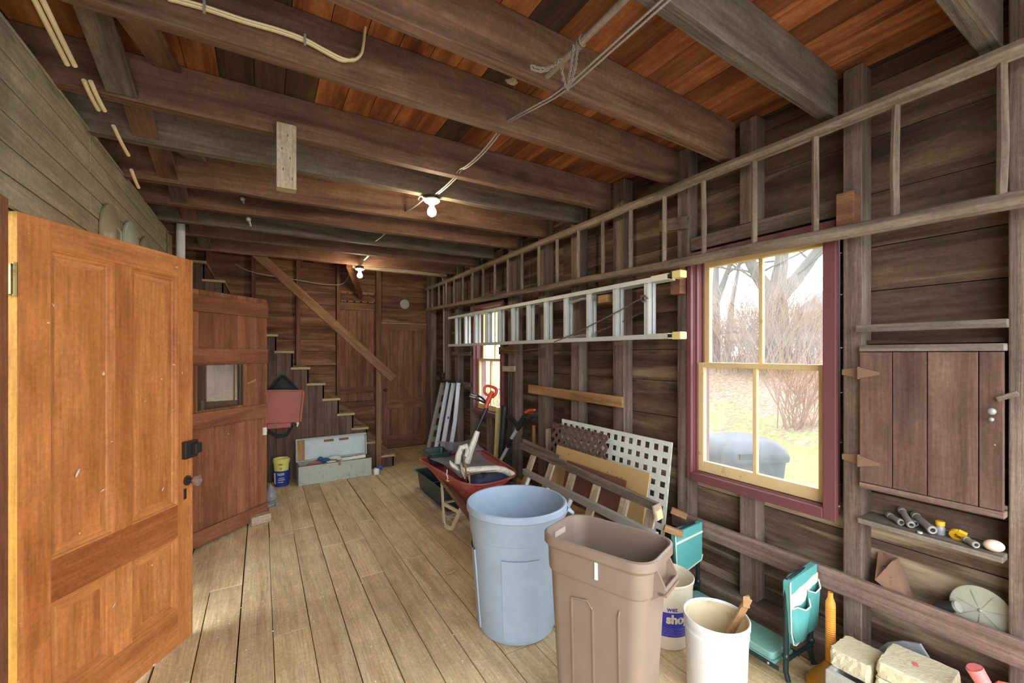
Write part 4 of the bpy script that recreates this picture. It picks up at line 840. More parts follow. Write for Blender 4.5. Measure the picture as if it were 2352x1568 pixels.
# ------------------------------------------------------------------ garden kneeler
kn = thing('garden_kneeler', 'folding teal garden kneeler with tool pouches by the window wall', 'kneeler', (2.175, 1.37, 0))
for y in (1.06, 1.68):
    m_ = MB(); yy = y
    m_.tube([(2.065, yy - .012, .012), (2.065, yy, .05), (2.068, yy, .2), (2.068, yy, .435), (2.078, yy, .465), (2.10, yy, .475), (2.25, yy, .475), (2.275, yy, .465), (2.287, yy, .435), (2.288, yy, .2), (2.288, yy, .05), (2.288, yy - .012, .012)], .0115, 12); m_.obj('leg', 'tealpaint', kn)
    MB().tube([(2.066, yy, .1), (2.288, yy, .1)], .009, 10).obj('cross_bar', 'tealpaint', kn)
    for x in (2.066, 2.288): MB().ball((x, yy, .12), .017, 10, 8).obj('joint', 'tealpaint', kn)
# seat pad
m_ = MB(); m_.rings([[(2.125 + p[0], 1.37 + p[1], p[2]) for p in rrect(.085 * s, .265 * s2, .02, z, 5)] for z, s, s2 in ((.078, .97, .99), (.083, 1, 1), (.106, 1, 1), (.112, .97, .99))], True, (True, True), False); m_.obj('seat_pad', 'tealpad', kn)
m_ = MB(); m_.box(2.04, 2.21, 1.10, 1.64, .062, .076); m_.obj('seat_board', 'tealpad', kn, bevel=.004)
for x in (2.034, 2.215): m_ = MB(); m_.box(x - .003, x + .003, 1.075, 1.665, .056, .074); m_.obj('side_strut', 'tealpaint', kn)
for y in (1.12, 1.25, 1.5, 1.62): m_ = MB(); m_.ball((2.031, y, .065), .006, 8, 6); m_.obj('rivet', 'galv', kn)
def pouch(y, zt, zbot, flip, full):
    m_ = MB(); x0, x1 = 2.055, 2.30
    def shp(e, zadd=0): return [(x0 - .002 + e, zt - .02 - e + zadd), (x1 + .004 - e, zt + .02 - e), (x1 - .004 - e, zbot + .06 + e), (x1 - .03 - e, zbot + .03 + e), (2.12, zbot + e), (2.09 + e, zbot + .0 + e), (x0 + .012 + e, zbot + .07 + e)]
    o = [(x0, zt - .022), (x0 + .004, zt - .01), (x1, zt + .015), (x1, zbot + .07), (x1 - .012, zbot + .04), (x0 + .05, zbot - .005), (x0 + .03, zbot + .004), (x0 + .012, zbot + .06)]
    m_.prism(o, y - .018, y + .014, 'xz'); f = m_.obj('pouch', 'teal', kn, bevel=.004)
    pp = [(a, y - .0195, b) for a, b in o]; pp = pp[2:] + pp[:2]
    e_ = MB(); e_.tube(pp[1:], .0035, 6); e_.obj('pouch_piping', 'piping', f); return f
p1 = pouch(1.055, .478, .175, 0, 1)
m_ = MB(); m_.prism([(2.058, .41), (2.10, .415), (2.13, .425), (2.20, .435), (2.25, .45), (2.298, .455), (2.298, .41), (2.25, .405), (2.21, .39), (2.18, .355), (2.14, .345), (2.10, .352), (2.06, .35)], 1.0335, 1.0365, 'xz'); m_.obj('cream_band', 'piping', p1)
m_ = MB(); m_._add([(2.066, 1.034, .345), (2.10, 1.028, .345), (2.13, 1.008, .335), (2.17, 1.008, .338), (2.195, 1.026, .36), (2.19, 1.03, .19), (2.16, 1.02, .19), (2.12, 1.018, .19), (2.09, 1.028, .195), (2.075, 1.034, .23)], [(0, 1, 8, 9), (1, 2, 7, 8), (2, 3, 6, 7), (3, 4, 5, 6)], smooth=True); m_.obj('pocket', 'teal', p1, solid=.002)
m_ = MB(); m_.tube([(2.066, 1.033, .348), (2.10, 1.027, .348), (2.13, 1.006, .338), (2.17, 1.006, .342), (2.195, 1.024, .364)], .0032, 6); m_.obj('pocket_piping', 'piping', p1)
m_ = MB(); m_._add([(2.195, 1.03, .395), (2.225, 1.012, .385), (2.27, 1.012, .395), (2.298, 1.032, .42), (2.296, 1.032, .255), (2.26, 1.018, .225), (2.22, 1.018, .21), (2.19, 1.03, .2)], [(0, 1, 6, 7), (1, 2, 5, 6), (2, 3, 4, 5)], smooth=True); m_.obj('pocket', 'teal', p1, solid=.002)
m_ = MB(); m_.tube([(2.195, 1.029, .398), (2.225, 1.010, .388), (2.27, 1.010, .398), (2.298, 1.031, .423)], .0032, 6); m_.obj('pocket_piping', 'piping', p1)
p2 = pouch(1.675, .47, .22, 0, 0)
m_ = MB(); m_.beam((2.058, 1.654, .405), (2.296, 1.654, .43), .004, .012); m_.obj('cream_band', 'piping', p2)

# ------------------------------------------------------------------ trash cans and buckets
def shade_open(m_, prof): return m_
BC = (1.233, 2.06)
bc = thing('trash_can', 'large round blue grey plastic trash can', 'trash can', (BC[0], BC[1], 0))
m_ = MB(); pr = [(.001, .012), (.19, .012), (.205, .03), (.232, .30), (.250, .52), (.262, .675), (.262, .682), (.272, .684), (.279, .678), (.279, .650), (.272, .645), (.268, .64), (.259, .532), (.2575, .526), (.250, .522), (.249, .515), (.235, .28), (.214, .03), (.206, .006), (.19, .002), (.001, .002)]
m_.lathe(pr, 72, (BC[0], BC[1], 0)); m_.obj('can_body', 'bluecan', bc)
A0 = math.atan2(-BC[1], -BC[0])
for k in range(4):
    a_ = A0 + .08 + k * pi / 2
    m_ = MB(); rs = []
    for z, rr_ in ((.03, .2165), (.10, .2225), (.28, .2375), (.455, .2515)):
        e = .012 if z in (.455,) else 0
        rs.append([(BC[0] + (rr_ + dr) * cos(a_ + t), BC[1] + (rr_ + dr) * sin(a_ + t), z - (.0 if dr else 0)) for t, dr in ((-.40, -.004), (-.39, .003), (-.2, .003), (0, .003), (.2, .003), (.39, .003), (.40, -.004))])
    m_.rings(rs, False, (False, False), True); m_.obj('raised_panel', 'bluecan', bc)
for s in (1,):
    a_ = math.atan2(-.5, .86) + .15
    m_ = MB(); m_.at((BC[0] + .272 * cos(a_), BC[1] + .272 * sin(a_), .60), rz=a_); m_.tube([(0, -.07, .04), (.03, -.065, .02), (.04, -.04, .005), (.04, .04, .005), (.03, .065, .02), (0, .07, .04)], .010, 10); m_.obj('handle', 'bluecan', bc)
# brown rectangular can
RC = (1.165, 1.262); RA = math.atan2(1.522 - 1.098, 1.19 - 1.352) - pi  # long axis
bn = thing('trash_can', 'tall rectangular brown plastic trash can', 'trash can', (RC[0], RC[1], 0))
def BR(): return MB().at((RC[0], RC[1], 0), rz=RA)
H_ = .79
m_ = BR(); L_ = [(.150, .090, .03, .012), (.158, .098, .03, .02), (.178, .112, .045, .40), (.205, .128, .06, .74), (.215, .134, .07, H_ - .004), (.222, .140, .075, H_), (.230, .148, .08, H_ - .004), (.230, .148, .08, H_ - .035), (.224, .142, .075, H_ - .042), (.214, .135, .065, H_ - .05), (.2095, .1325, .062, .658), (.2085, .1315, .062, .652), (.2015, .1255, .06, .645), (.186, .117, .05, .40), (.163, .103, .04, .02), (.158, .098, .03, .003)]
m_.rings([rrect(a, b, r, z, 8) for a, b, r, z in L_], True, (True, True), True); m_.obj('can_body', 'browncan', bn)
# recessed look panels (raised ribs) on the near long side and short side
def side_y(x, z):  # outer surface half depth at height z on the long side
    t = (z - .02) / (.575 - .02); return -(.103 + (.125 - .103) * t)
for xs_ in (-.082, .108):
    m_ = BR(); w_ = .088 if xs_ < 0 else .05
    for (xa, xb, za, zb_) in ((xs_, xs_, .04, .575), (xs_ + w_, xs_ + w_, .04, .56))[:2 if xs_ < 0 else 1]:
        m_.beam((xa, side_y(xa, za) - .001, za), (xb, side_y(xb, zb_) - .001, zb_), .006, .006, up=(1, 0, 0))
    m_.tube([(xs_, side_y(0, .575) - .001, .575), (xs_ + w_ * .75, side_y(0, .585) - .001, .585), (xs_ + w_, side_y(0, .56) - .001, .56)] if xs_ < 0 else [(xs_, side_y(0, .575) - .001, .57), (xs_ + .004, side_y(0, .58) - .001, .595)], .0035, 6)
    m_.obj('panel_rib', 'browncan', bn)
m_ = BR(); m_.box(.02, .032, -.1325 - .005, -.1325 + .002, H_ - .11, H_ - .045); m_.obj('tape_strip', 'white', bn, label='white tape strip')
m_ = BR(); m_.box(-.2085, -.2055, -.05, .03, .735, .765); m_.obj('handle_slot', 'slot', bn, label='pale moulded slot inside the rim')
for sx in (1,):
    m_ = BR(); sgn = 1
    for y in (-.062, .062): m_.prism([(.205, .725), (.224, .748), (.250, .70), (.250, .672), (.205, .64)], y - .004, y + .004, 'xz')
    m_.box(.226, .256, -.066, .066, .664, .676); m_.tube([(.248, -.064, .684), (.248, .064, .684)], .007, 10); m_.obj('handle', 'browncan', bn)
# white bucket with a stick
WB = (1.707, 1.163)
wbk = thing('bucket', 'white plastic bucket with stained inside holding a split wood stick', 'bucket', (WB[0], WB[1], 0))
m_ = MB(); m_.lathe([(.114, .003), (.117, .01), (.1262, .300), (.1295, .302), (.1295, .312), (.1265, .314), (.127, .336), (.1325, .339), (.1335, .362), (.131, .367), (.1275, .366), (.126, .355)], 56, (WB[0], WB[1], 0), caps=(True, False)); m_.obj('bucket_body', 'bucket', wbk)
m_ = MB(); m_.lathe([(.126, .356), (.113, .012), (.001, .010)], 56, (WB[0], WB[1], 0)); m_.obj('bucket_inside', 'bucket_in', wbk, label='stained yellowish inside')
m_ = MB(); m_.beam((1.655, 1.18, .09), (1.835, 1.095, .435), .03, .016, up=(.5, .8, .1)); m_.prism([(1.80, 1.10), (1.82, 1.08), (1.835, 1.095)], .40, .45, 'xy')
so = m_.obj('wood_stick', 'fresh', label='split wooden stick standing in the white bucket', cat='stick', bevel=.002)
# shop bucket
SB_ = (1.853, 1.55)
sbk = thing('bucket', 'cream utility bucket with a blue shop label behind the brown can', 'bucket', (SB_[0], SB_[1], 0))
m_ = MB(); m_.lathe([(.108, .002), (.115, .012), (.118, .06), (.119, .063), (.1315, .318), (.137, .322), (.138, .332), (.134, .336), (.129, .33), (.113, .02), (.001, .018)], 56, (SB_[0], SB_[1], 0)); m_.obj('bucket_body', 'shopbucket', sbk)
AV = math.atan2(-SB_[1], -SB_[0])
def srad(z): return .119 + (.1315 - .119) * (z - .063) / .255 + .0008
def wrapc(c, ang0, z0, vs, inv=1):
    out = []
    for x, z in vs: r = srad(z0 + z) + .0006; a = ang0 + x / r; out.append((c[0] + r * cos(a), c[1] + r * sin(a), z0 + z))
    return out
def label_band(z0, z1, mat, name, lab=None):
    m_ = MB(); rs = []
    for z in (z0, (z0 + z1) / 2, z1): rs.append([(SB_[0] + srad(z) * cos(AV - .9 + 1.8 * k / 24), SB_[1] + srad(z) * sin(AV - .9 + 1.8 * k / 24), z) for k in range(25)])
    m_.rings(rs, False, (False, False), True); return m_.obj(name, mat, sbk, label=lab)
label_band(.075, .20, 'bluelabel', 'blue_label', 'dark blue printed band')
for z in (.118, .109, .099, .09, .083): label_band(z, z + .0012, 'creamprint', 'label_line')
def text_mesh(txt, size, bold=0):
    cu = bpy.data.curves.new('lettering_curve', 'FONT'); cu.body = txt; cu.size = size; cu.offset = bold; cu.resolution_u = 3; cu.align_x = 'CENTER'
    to = bpy.data.objects.new('lettering_curve', cu); COL.objects.link(to); bpy.context.view_layer.update()
    me = to.evaluated_get(bpy.context.evaluated_depsgraph_get()).to_mesh(); vs = [(v.co.x, v.co.y) for v in me.vertices]; fs = [tuple(p.vertices) for p in me.polygons]
    to.to_mesh_clear(); bpy.data.objects.remove(to); bpy.data.curves.remove(cu); return vs, fs
for txt, size, z0, mt, bold, da in (('wet', .034, .208, 'bluelabel', .0006, .22), ('shop', .062, .147, 'creamprint', .003, .47)):
    vs, fs = text_mesh(txt, size, bold); m_ = MB(); m_._add(wrapc(SB_, AV + da, z0, vs), fs); m_.obj('lettering', mt, sbk)

# ------------------------------------------------------------------ wheelbarrow and its load
wbw = thing('wheelbarrow', 'rusty red wheelbarrow with wooden handles loaded with scrap', 'wheelbarrow', (1.58, 3.4, 0))
def loop(pts, z): return [(x, y, z) for x, y in pts]
def rsq(c, n=4, r=.1):
    """rounded polygon through corner points"""
    out = []; m = len(c)
    for i in range(m):
        p0, p1, p2 = Vector(c[i - 1]), Vector(c[i]), Vector(c[(i + 1) % m]); rr_ = r[i] if isinstance(r, (list, tuple)) else r
        a = p1 + (p0 - p1).normalized() * rr_; b = p1 + (p2 - p1).normalized() * rr_
        for k in range(n + 1): t = k / n; out.append(tuple((1 - t) ** 2 * a + 2 * t * (1 - t) * p1 + t * t * b))
    return out
rim = [(1.20, 3.72, .565), (1.34, 2.90, .50), (1.86, 3.0, .50), (1.90, 3.86, .545)]
mid = [(1.32, 3.62, .43), (1.42, 3.06, .38), (1.76, 3.12, .38), (1.80, 3.70, .43)]
bot = [(1.42, 3.50, .30), (1.46, 3.16, .27), (1.68, 3.18, .27), (1.70, 3.55, .30)]
RR = [.06, .22, .22, .06]
m_ = MB(); m_.rings([rsq(rim, 6, RR), rsq(mid, 6, [.05, .16, .16, .05]), rsq(bot, 6, .05)], True, (False, True), True); m_.obj('tray', 'barrow', wbw, solid=.006)
rm = rsq(rim, 6, RR); m_ = MB(); m_.tube(rm + [rm[0]], .009, 8); m_.obj('tray_rim', 'barrow', wbw)
def hnd(a, b): m_ = MB(); m_.beam(a, b, .036, .042); return m_
for sx in (0, 1):
    a = Vector((1.325 + sx * .5, 4.05, .56)); b = Vector((1.40 + sx * .30, 2.72, .17)); t = a + (a - b).normalized() * .03
    m_ = hnd(a.lerp(b, .12), b); m_.tube([a, a.lerp(b, .12)], [.017, .02], 10); m_.ball(a, .019, 10, 6); m_.obj('handle', 'orange' if 0 else 'handrail', wbw)
for sx in (0, 1):
    x = 1.37 + sx * .36
    m_ = MB(); q = [(x, 3.56, .44), (x - .01, 3.55, .40), (x - .01, 3.50, .06), (x - .005, 3.47, .022), (x + .01, 3.42, .014), (x + .02, 3.38, .03), (x + .04, 3.22, .26)]
    for i in range(len(q) - 1): m_.beam(q[i], q[i + 1], .012, .034, up=(0, 1, .3) if i < 4 else (0, .5, 1))
    m_.obj('leg', 'creammetal', wbw)
m_ = MB(); m_.beam((1.36, 3.535, .20), (1.74, 3.535, .20), .03, .012); m_.beam((1.36, 3.53, .2), (1.40, 3.26, .2), .03, .012, up=(1, 0, 0)); m_.obj('leg_brace', 'creammetal', wbw)
m_ = MB(); m_.M = Matrix.Translation((1.56, 2.70, .17)) @ Matrix.Rotation(radians(90), 4, 'Y'); m_.lathe([(.10, -.03), (.15, -.045), (.165, -.02), (.168, 0), (.165, .02), (.15, .045), (.10, .03), (.10, -.03)], 36); m_.obj('wheel', 'rubber', wbw)
m_ = MB(); m_.tube([(1.40, 2.70, .17), (1.72, 2.70, .17)], .01, 8); m_.M = Matrix.Translation((1.56, 2.70, .17)) @ Matrix.Rotation(radians(90), 4, 'Y'); m_.lathe([(.02, -.03), (.10, -.012), (.10, .012), (.02, .03)], 24); m_.obj('wheel_hub', 'creammetal', wbw)
# load
m_ = MB(); m_.rings([rrect(.085, .11, .02, z, 3, 1.335, 3.80) if 0 else [(1.39 + (p[0]) * s, 3.74 + p[1] * s, z) for p in rrect(.10, .12, .02, 0, 3)] for z, s in ((.52, .86), (.615, 1), (.62, 1.06), (.612, 1.06), (.61, .97), (.53, .82))], True, (True, True), False)
m_.obj('plastic_tray', 'darkgreen', label='small dark green plastic tray at the back of the wheelbarrow load', cat='tray')
def wiremesh(o, ux, vy, nx, ny, bend, label, mat='mesh', r=.0022):
    m_ = MB(); o = Vector(o); ux = Vector(ux); vy = Vector(vy)
    def pt(s, t): return o + ux * s + vy * t + Vector((0, 0, bend(s, t)))
    for i in range(nx + 1): m_.tube([pt(i / nx, t / 6) for t in range(7)], r, 4, smooth=False)
    for j in range(ny + 1): m_.tube([pt(t / 6, j / ny) for t in range(7)], r, 4, smooth=False)
    return m_.obj('wire_mesh', mat, label=label, cat='wire mesh')
wiremesh((1.30, 2.99, .565), (.46, .06, -.02), (-.03, .62, .03), 26, 34, lambda s, t: .018 * sin(3 * s + 4 * t), 'front sheet of grey wire mesh lying across the wheelbarrow')
wiremesh((1.46, 3.62, .60), (.36, .03, .0), (-.02, .26, .05), 20, 15, lambda s, t: .02 * sin(4 * s + 2), 'back sheet of grey wire mesh bulging over the wheelbarrow rim')
m_ = MB(); m_.rings([[(1.40 + .055 * k, 2.955 + .012 * k + .035 * j, .490 + .010 * ((k + j) % 2) + .004 * j) for k in range(8)] for j, a in ((0, 0), (1, .2), (2, .3), (5, 0))], False, (False, False), True); m_.obj('tarp', 'tarp', label='crumpled dark blue tarp under the front wire mesh', cat='tarp', solid=.003)
m_ = MB(); q = [P(a, b, Y=3.06) for a, b in ((1062, 1080), (1100, 1078), (1140, 1076), (1157, 1079), (1176, 1090))]; m_.tube(q, [.028, .030, .031, .032, .037], 10, flat=.85); gp = m_.obj('downspout', 'pvc', label='horizontal white vinyl downspout with dark open end in the wheelbarrow', cat='downspout')
m_ = MB(); e = q[-1]; dd = (q[-1] - q[-2]).normalized(); m_.tube([e - dd * .001, e + dd * .0015], .029, 10, flat=.85); m_.obj('open_end', 'rubber', gp)
m_ = MB(); q = [P(1071, 1064, Y=3.36), P(1078, 1040, Y=3.37), P(1090, 1010, Y=3.38), P(1097, 990, Y=3.38)]; m_.tube(q, [.032, .030, .026, .022], 6, smooth=False); m_.obj('downspout', 'pvc', label='upright white vinyl piece standing in the wheelbarrow', cat='downspout')
m_ = MB(); q = [P(a, b, Y=3.33) for a, b in ((1050, 1070), (1053, 1045), (1060, 1028), (1070, 1024), (1074, 1034), (1070, 1048))]; m_.tube(q, [.026, .026, .025, .024, .022, .02], 9); m_.obj('downspout_elbow', 'pvc', label='bent white vinyl elbow standing beside the upright piece', cat='elbow')
m_ = MB(); rs = []
for t in range(7):
    p = P(1031 + t * 4.3, 1066 + (t * 3.2), Y=3.14); a0 = -.2 + t * .12
    rs.append([tuple(p + Vector((.0 + .004 * k, -.045 * cos(pi * k / 6 + a0), -.036 * sin(pi * k / 6) + .02))) for k in range(7)])
m_.rings(rs, False, (False, False), True); m_.obj('gutter_piece', 'pvc', label='short curved white gutter piece at the left of the load', cat='gutter', solid=.004)
for i, (a, b, c) in enumerate((((1061, 1030), (1070, 1080), (1071, 1106)), ((1066, 1058), (1076, 1085), (1080, 1112)), ((1058, 1062), (1064, 1085), (1068, 1100)))):
    m_ = MB(); q = [P(*a, Y=3.06 + .02 * i), P(*b, Y=3.03), P(*c, Y=2.99)]; m_.tube(q, [.006, .015, .003], 4, smooth=False, flat=.4); m_.obj('wood_splinter', ('ladder', 'fresh', 'pale')[i], label=('grey long splintered stick crossing the wheelbarrow load', 'bright tan split wood splinter in the wheelbarrow', 'small pale splinter left of the tan one')[i], cat='splinter')
m_ = MB(); m_.tube([P(a, b, Y=3.02) for a, b in ((1027, 1078), (1026, 1090), (1029, 1098), (1026, 1104), (1032, 1104))], .003, 5); m_.obj('string', 'piping', label='white string hanging over the left of the load', cat='string')
# bin on a wooden skid behind the barrow legs
tb_ = thing('storage_tub', 'dark green plastic tub on a pale wooden skid behind the wheelbarrow legs', 'tub', (1.66, 4.1, 0))
m_ = MB(); rs = [[(1.62 + p[0] * s, 4.14 + p[1] * s2, z) for p in rrect(.17, .40, .03, 0, 3)] for z, s, s2 in ((.05, .86, .94), (.24, 1, 1), (.245, 1.1, 1.05), (.235, 1.1, 1.05), (.232, .97, .985), (.06, .83, .92))]
m_.rings(rs, True, (True, True), False); m_.obj('tub_body', 'darkgreen', tb_)
m_ = MB(); m_.box(1.49, 1.75, 4.13, 4.15, .062, .2); m_.obj('divider', 'darkgreen', tb_)
m_ = MB(); m_.box(1.44, 1.475, 3.62, 4.56, .001, .045, 1); m_.box(1.74, 1.78, 3.62, 4.56, .001, .045, 1); m_.box(1.475, 1.74, 3.64, 3.70, .004, .045, 0); m_.obj('wooden_skid', 'pale', label='pale wooden skid frame under the dark green tub', cat='skid')

# ------------------------------------------------------------------ folded aluminium stepladder in the far corner
sl_ = thing('stepladder', 'folded aluminium stepladder leaning in the far corner by the window', 'stepladder', (2.1, 5.5, 0))
def leg(a, b, wd, th, mat, nm='leg'): m_ = MB(); m_.beam(a, b, wd, th, up=(0, 1, 0)); return m_.obj(nm, mat, sl_, bevel=.002)
T0 = P(1017, 878, Y=5.75); B0 = P(977, 1060, Y=5.75); B0.z = .01
leg(B0, T0, .055, .03, 'galv')
T1 = P(1029, 877, Y=5.5); B1 = P(994, 1068, Y=5.5); B1.z = .01; leg(B1, T1, .05, .025, 'aluw')
T2 = P(1042, 878, Y=5.35); B2 = P(1008, 1080, Y=5.35); B2.z = .01; leg(B2, T2, .055, .025, 'aluw')
T3 = P(1053, 879, Y=5.2); B3 = P(1027, 1080, Y=5.2); B3.z = .01
M3 = T3.lerp(B3, .45) + Vector((.02, 0, 0)); m_ = MB(); m_.beam(T3, M3, .05, .025, up=(0, 1, 0)); m_.beam(M3, B3, .05, .025, up=(0, 1, 0)); m_.obj('leg', 'aluw', sl_, bevel=.002)
for k in range(6):
    t = .10 + k * .15; a = B0.lerp(T0, t); b = B1.lerp(T1, t); m_ = MB(); m_.box(a.x + .0, a.x + .075, a.y - .03, a.y + .03, a.z - .012, a.z + .055); m_.obj('step', 'galv', sl_, bevel=.003)
m_ = MB(); m_.beam(T0 + Vector((0, 0, .015)), T3 + Vector((0, 0, .015)), .07, .03); m_.obj('top_cap', 'iron', sl_)
m_ = MB(); c_ = (T2.lerp(B2, .42)); m_.cbox((c_.x + .005, c_.y - .0145, c_.z), (.022, .003, .03)); m_.obj('sticker', 'bluepl', sl_)

# ------------------------------------------------------------------ string trimmers, tubes and sticks by the far window
def fat(pts, r, mat, nm, par, seg=10, flat=1):
    m_ = MB()
    if len(pts) > 4: n_ = len(pts); R_ = r if isinstance(r, (list, tuple)) else [r] * n_; r = [R_[i] + (R_[i + 1] - R_[i]) * k / 4 for i in range(n_ - 1) for k in range(4)] + [R_[-1]]; pts = curve_pts(pts, 4)
    m_.tube(pts, r, seg, flat=flat); return m_.obj(nm, mat, par)
YT = 3.98
tr = thing('string_trimmer', 'orange and black string trimmer with handle against the far window', 'string trimmer', P(1075, 1030, Y=YT))
fat([P(1118, 936, Y=YT), P(1096, 985, Y=YT), P(1074, 1035, Y=YT), P(1066, 1056, Y=YT - .02)], [.022, .016, .014, .013], 'black', 'shaft', tr)
fat([P(a, b, Y=YT) for a, b in ((1115, 937), (1121, 920), (1127, 908), (1131, 898))], [.022, .027, .026, .02], 'redplastic', 'housing', tr)
fat([P(a, b, Y=YT) for a, b in ((1131, 912), (1139, 903), (1139, 893), (1130, 888), (1118, 886), (1113, 892), (1114, 902), (1122, 907), (1129, 900))], [.016, .017, .016, .014, .014, .013, .013, .014, .012], 'redplastic', 'rear_handle', tr)
fat([P(a, b, Y=YT) for a, b in ((1115, 926), (1104, 920), (1092, 916), (1080, 908), (1085, 905), (1099, 909), (1109, 915), (1116, 924))], .0105, 'black', 'front_handle', tr)
fat([P(a, b, Y=YT - .004) for a, b in ((1095, 908), (1081, 905), (1079, 909), (1090, 914))], .007, 'plateg', 'grip_edge', tr)
fat([P(a, b, Y=YT) for a, b in ((1139, 893), (1146, 893), (1152, 898), (1154, 915))], .0028, 'rubber', 'power_cord', tr)
XT = 2.2
t2 = thing('string_trimmer', 'grey and black string trimmer with red grip leaning between two studs', 'string trimmer', P(1150, 1057, X=XT))
fat([P(1188, 984, X=XT), P(1174, 1008, X=XT)], .018, 'alu', 'shaft', t2)
fat([P(1175, 1006, X=XT), P(1167, 1026, X=XT)], .02, 'rubber', 'shaft_collar', t2)
fat([P(1168, 1024, X=XT), P(1148, 1060, X=XT), P(1140, 1075, X=XT - .03)], .018, 'alu', 'shaft', t2)
fat([P(a, b, X=XT) for a, b in ((1189, 986), (1196, 972), (1203, 958), (1208, 950))], [.022, .03, .022, .018], 'black', 'housing', t2)
fat([P(a, b, X=XT - .005) for a, b in ((1208, 947), (1216, 942), (1228, 941))], [.02, .022, .014], 'redplastic', 'grip', t2, flat=.7)
fat([P(a, b, X=XT) for a, b in ((1208, 958), (1216, 962), (1228, 956), (1229, 944))], .012, 'black', 'rear_handle', t2)
fat([P(a, b, X=XT) for a, b in ((1196, 975), (1184, 968), (1174, 958), (1165, 956), (1172, 966), (1184, 976), (1192, 984))], .014, 'black', 'front_handle', t2)
fat([P(a, b, X=XT - .02) for a, b in ((1200, 985), (1206, 995), (1199, 1003), (1206, 1015), (1200, 1030))], .005, 'rubber', 'power_cord', t2)
MB().beam((2.27, 4.26, .001), (2.30, 4.245, .895), .05, .03, up=(0, 1, 0)).obj('yardstick_board', 'yellow', label='yellow white stick leaning beside the far window', cat='stick')
m_ = MB(); m_.tube([(2.24, 4.10, .001), (2.25, 4.08, .45), (2.28, 4.06, .93)], .034, 12); m_.obj('black_pipe', 'black', label='thick black plastic pipe leaning beside the yellow stick', cat='pipe')
m_ = MB(); m_.tube([(2.30, 3.985, .13), (2.31, 3.975, 1.30)], .014, 8); m_.obj('iron_rod', 'rubber', label='thin black rod beside the far window post', cat='rod')
MB().beam((2.326, 3.555, .585), (2.326, 3.56, .79), .03, .016, up=(0, 1, 0)).obj('wood_stake', 'fresh', label='narrow tan wood strip beside the stud, left one', cat='wood strip')
MB().beam((2.322, 3.30, .50), (2.322, 3.30, .80), .055, .03, up=(0, 1, 0)).obj('wood_stake', 'pale', label='pale rounded wood stick beside the stud, right one', cat='wood strip', bevel=.01)

# ------------------------------------------------------------------ lattice, boards and ladders leaning on the wall
def leanM(xb, xt, h, y): return Matrix.Translation((xb, y, .002)) @ Matrix.Rotation(math.atan2(xt - xb, h), 4, 'Y')
m_ = MB(); m_.M = leanM(2.16, 2.285, .93, 0); y0_, y1_, HH = 1.86, 3.03, .935; n = 15; pt_ = (y1_ - y0_ - .03) / n
for k in range(n + 1): y = y0_ + .015 + k * pt_; wd = .015 if k in (0, n) else .0195; m_.box(-.002, .001, y - wd, y + wd, 0, HH, 2)
nz = 12; pz = (HH - .03) / nz
for k in range(nz + 1): z = .015 + k * pz; wd = .015 if k in (0, nz) else .0195; m_.box(-.0065, -.0022, y0_, y1_, z - wd, z + wd, 1)
m_.obj('lattice_panel', 'lattice', label='large white square lattice panel leaning on the window wall', cat='lattice')
m_ = MB(); m_.M = leanM(2.12, 2.235, .9, 0); ya_, yb_, Z0_, Z1_ = 2.40, 3.09, .12, .895; s = .084
def clipseg(p, d, lo, hi):
    t0, t1 = -9, 9
    for i in range(2):
        if abs(d[i]) < 1e-9: continue
        a = (lo[i] - p[i]) / d[i]; b = (hi[i] - p[i]) / d[i]; t0 = max(t0, min(a, b)); t1 = min(t1, max(a, b))
    return (t0, t1) if t1 - t0 > .03 else None
for sgn, xo in ((1, 0), (-1, -.006)):
    k = -14
    while k < 22:
        p = (ya_ + k * s, Z0_) if sgn > 0 else (ya_ + k * s, Z0_); d = (.7071 * sgn, .7071); c = clipseg(p, d, (ya_, Z0_), (yb_, Z1_))
        if c: m_.beam((xo, p[0] + d[0] * c[0], p[1] + d[1] * c[0]), (xo, p[0] + d[0] * c[1], p[1] + d[1] * c[1]),   .004, .027, up=(0, -d[1], d[0]))
        k += 1
m_.box(-.008, .002, ya_, yb_, Z1_ - .022, Z1_, 1)
m_.obj('lattice_panel', 'blattice', label='smaller brown diagonal lattice panel in front of the white one', cat='lattice')
m_ = MB(); m_.M = leanM(2.0, 2.155, .73, 0); m_.box(-.004, .004, 1.93, 2.93, 0, .745, 1); tbd = m_.obj('hardboard_sheet', 'tanboard', label='large tan hardboard sheet leaning in front of the lattices', cat='board')
m_ = MB(); m_.M = leanM(2.0, 2.155, .73, 0)
for y, z in ((2.16, .66), (2.30, .665), (2.76, .70), (2.2, .655)): m_.box(-.0055, -.0042, y - .003, y + .003, z - .004, z + .004)
m_.obj('nail_hole', 'rubber', tbd)
m_ = MB(); m_.M = leanM(1.965, 2.10, .65, 0); m_.box(-.004, .004, 2.08, 2.72, 0, .665, 1); m_.obj('hardboard_sheet', 'brownboard', label='smaller dark brown hardboard sheet in front of the tan one', cat='board')
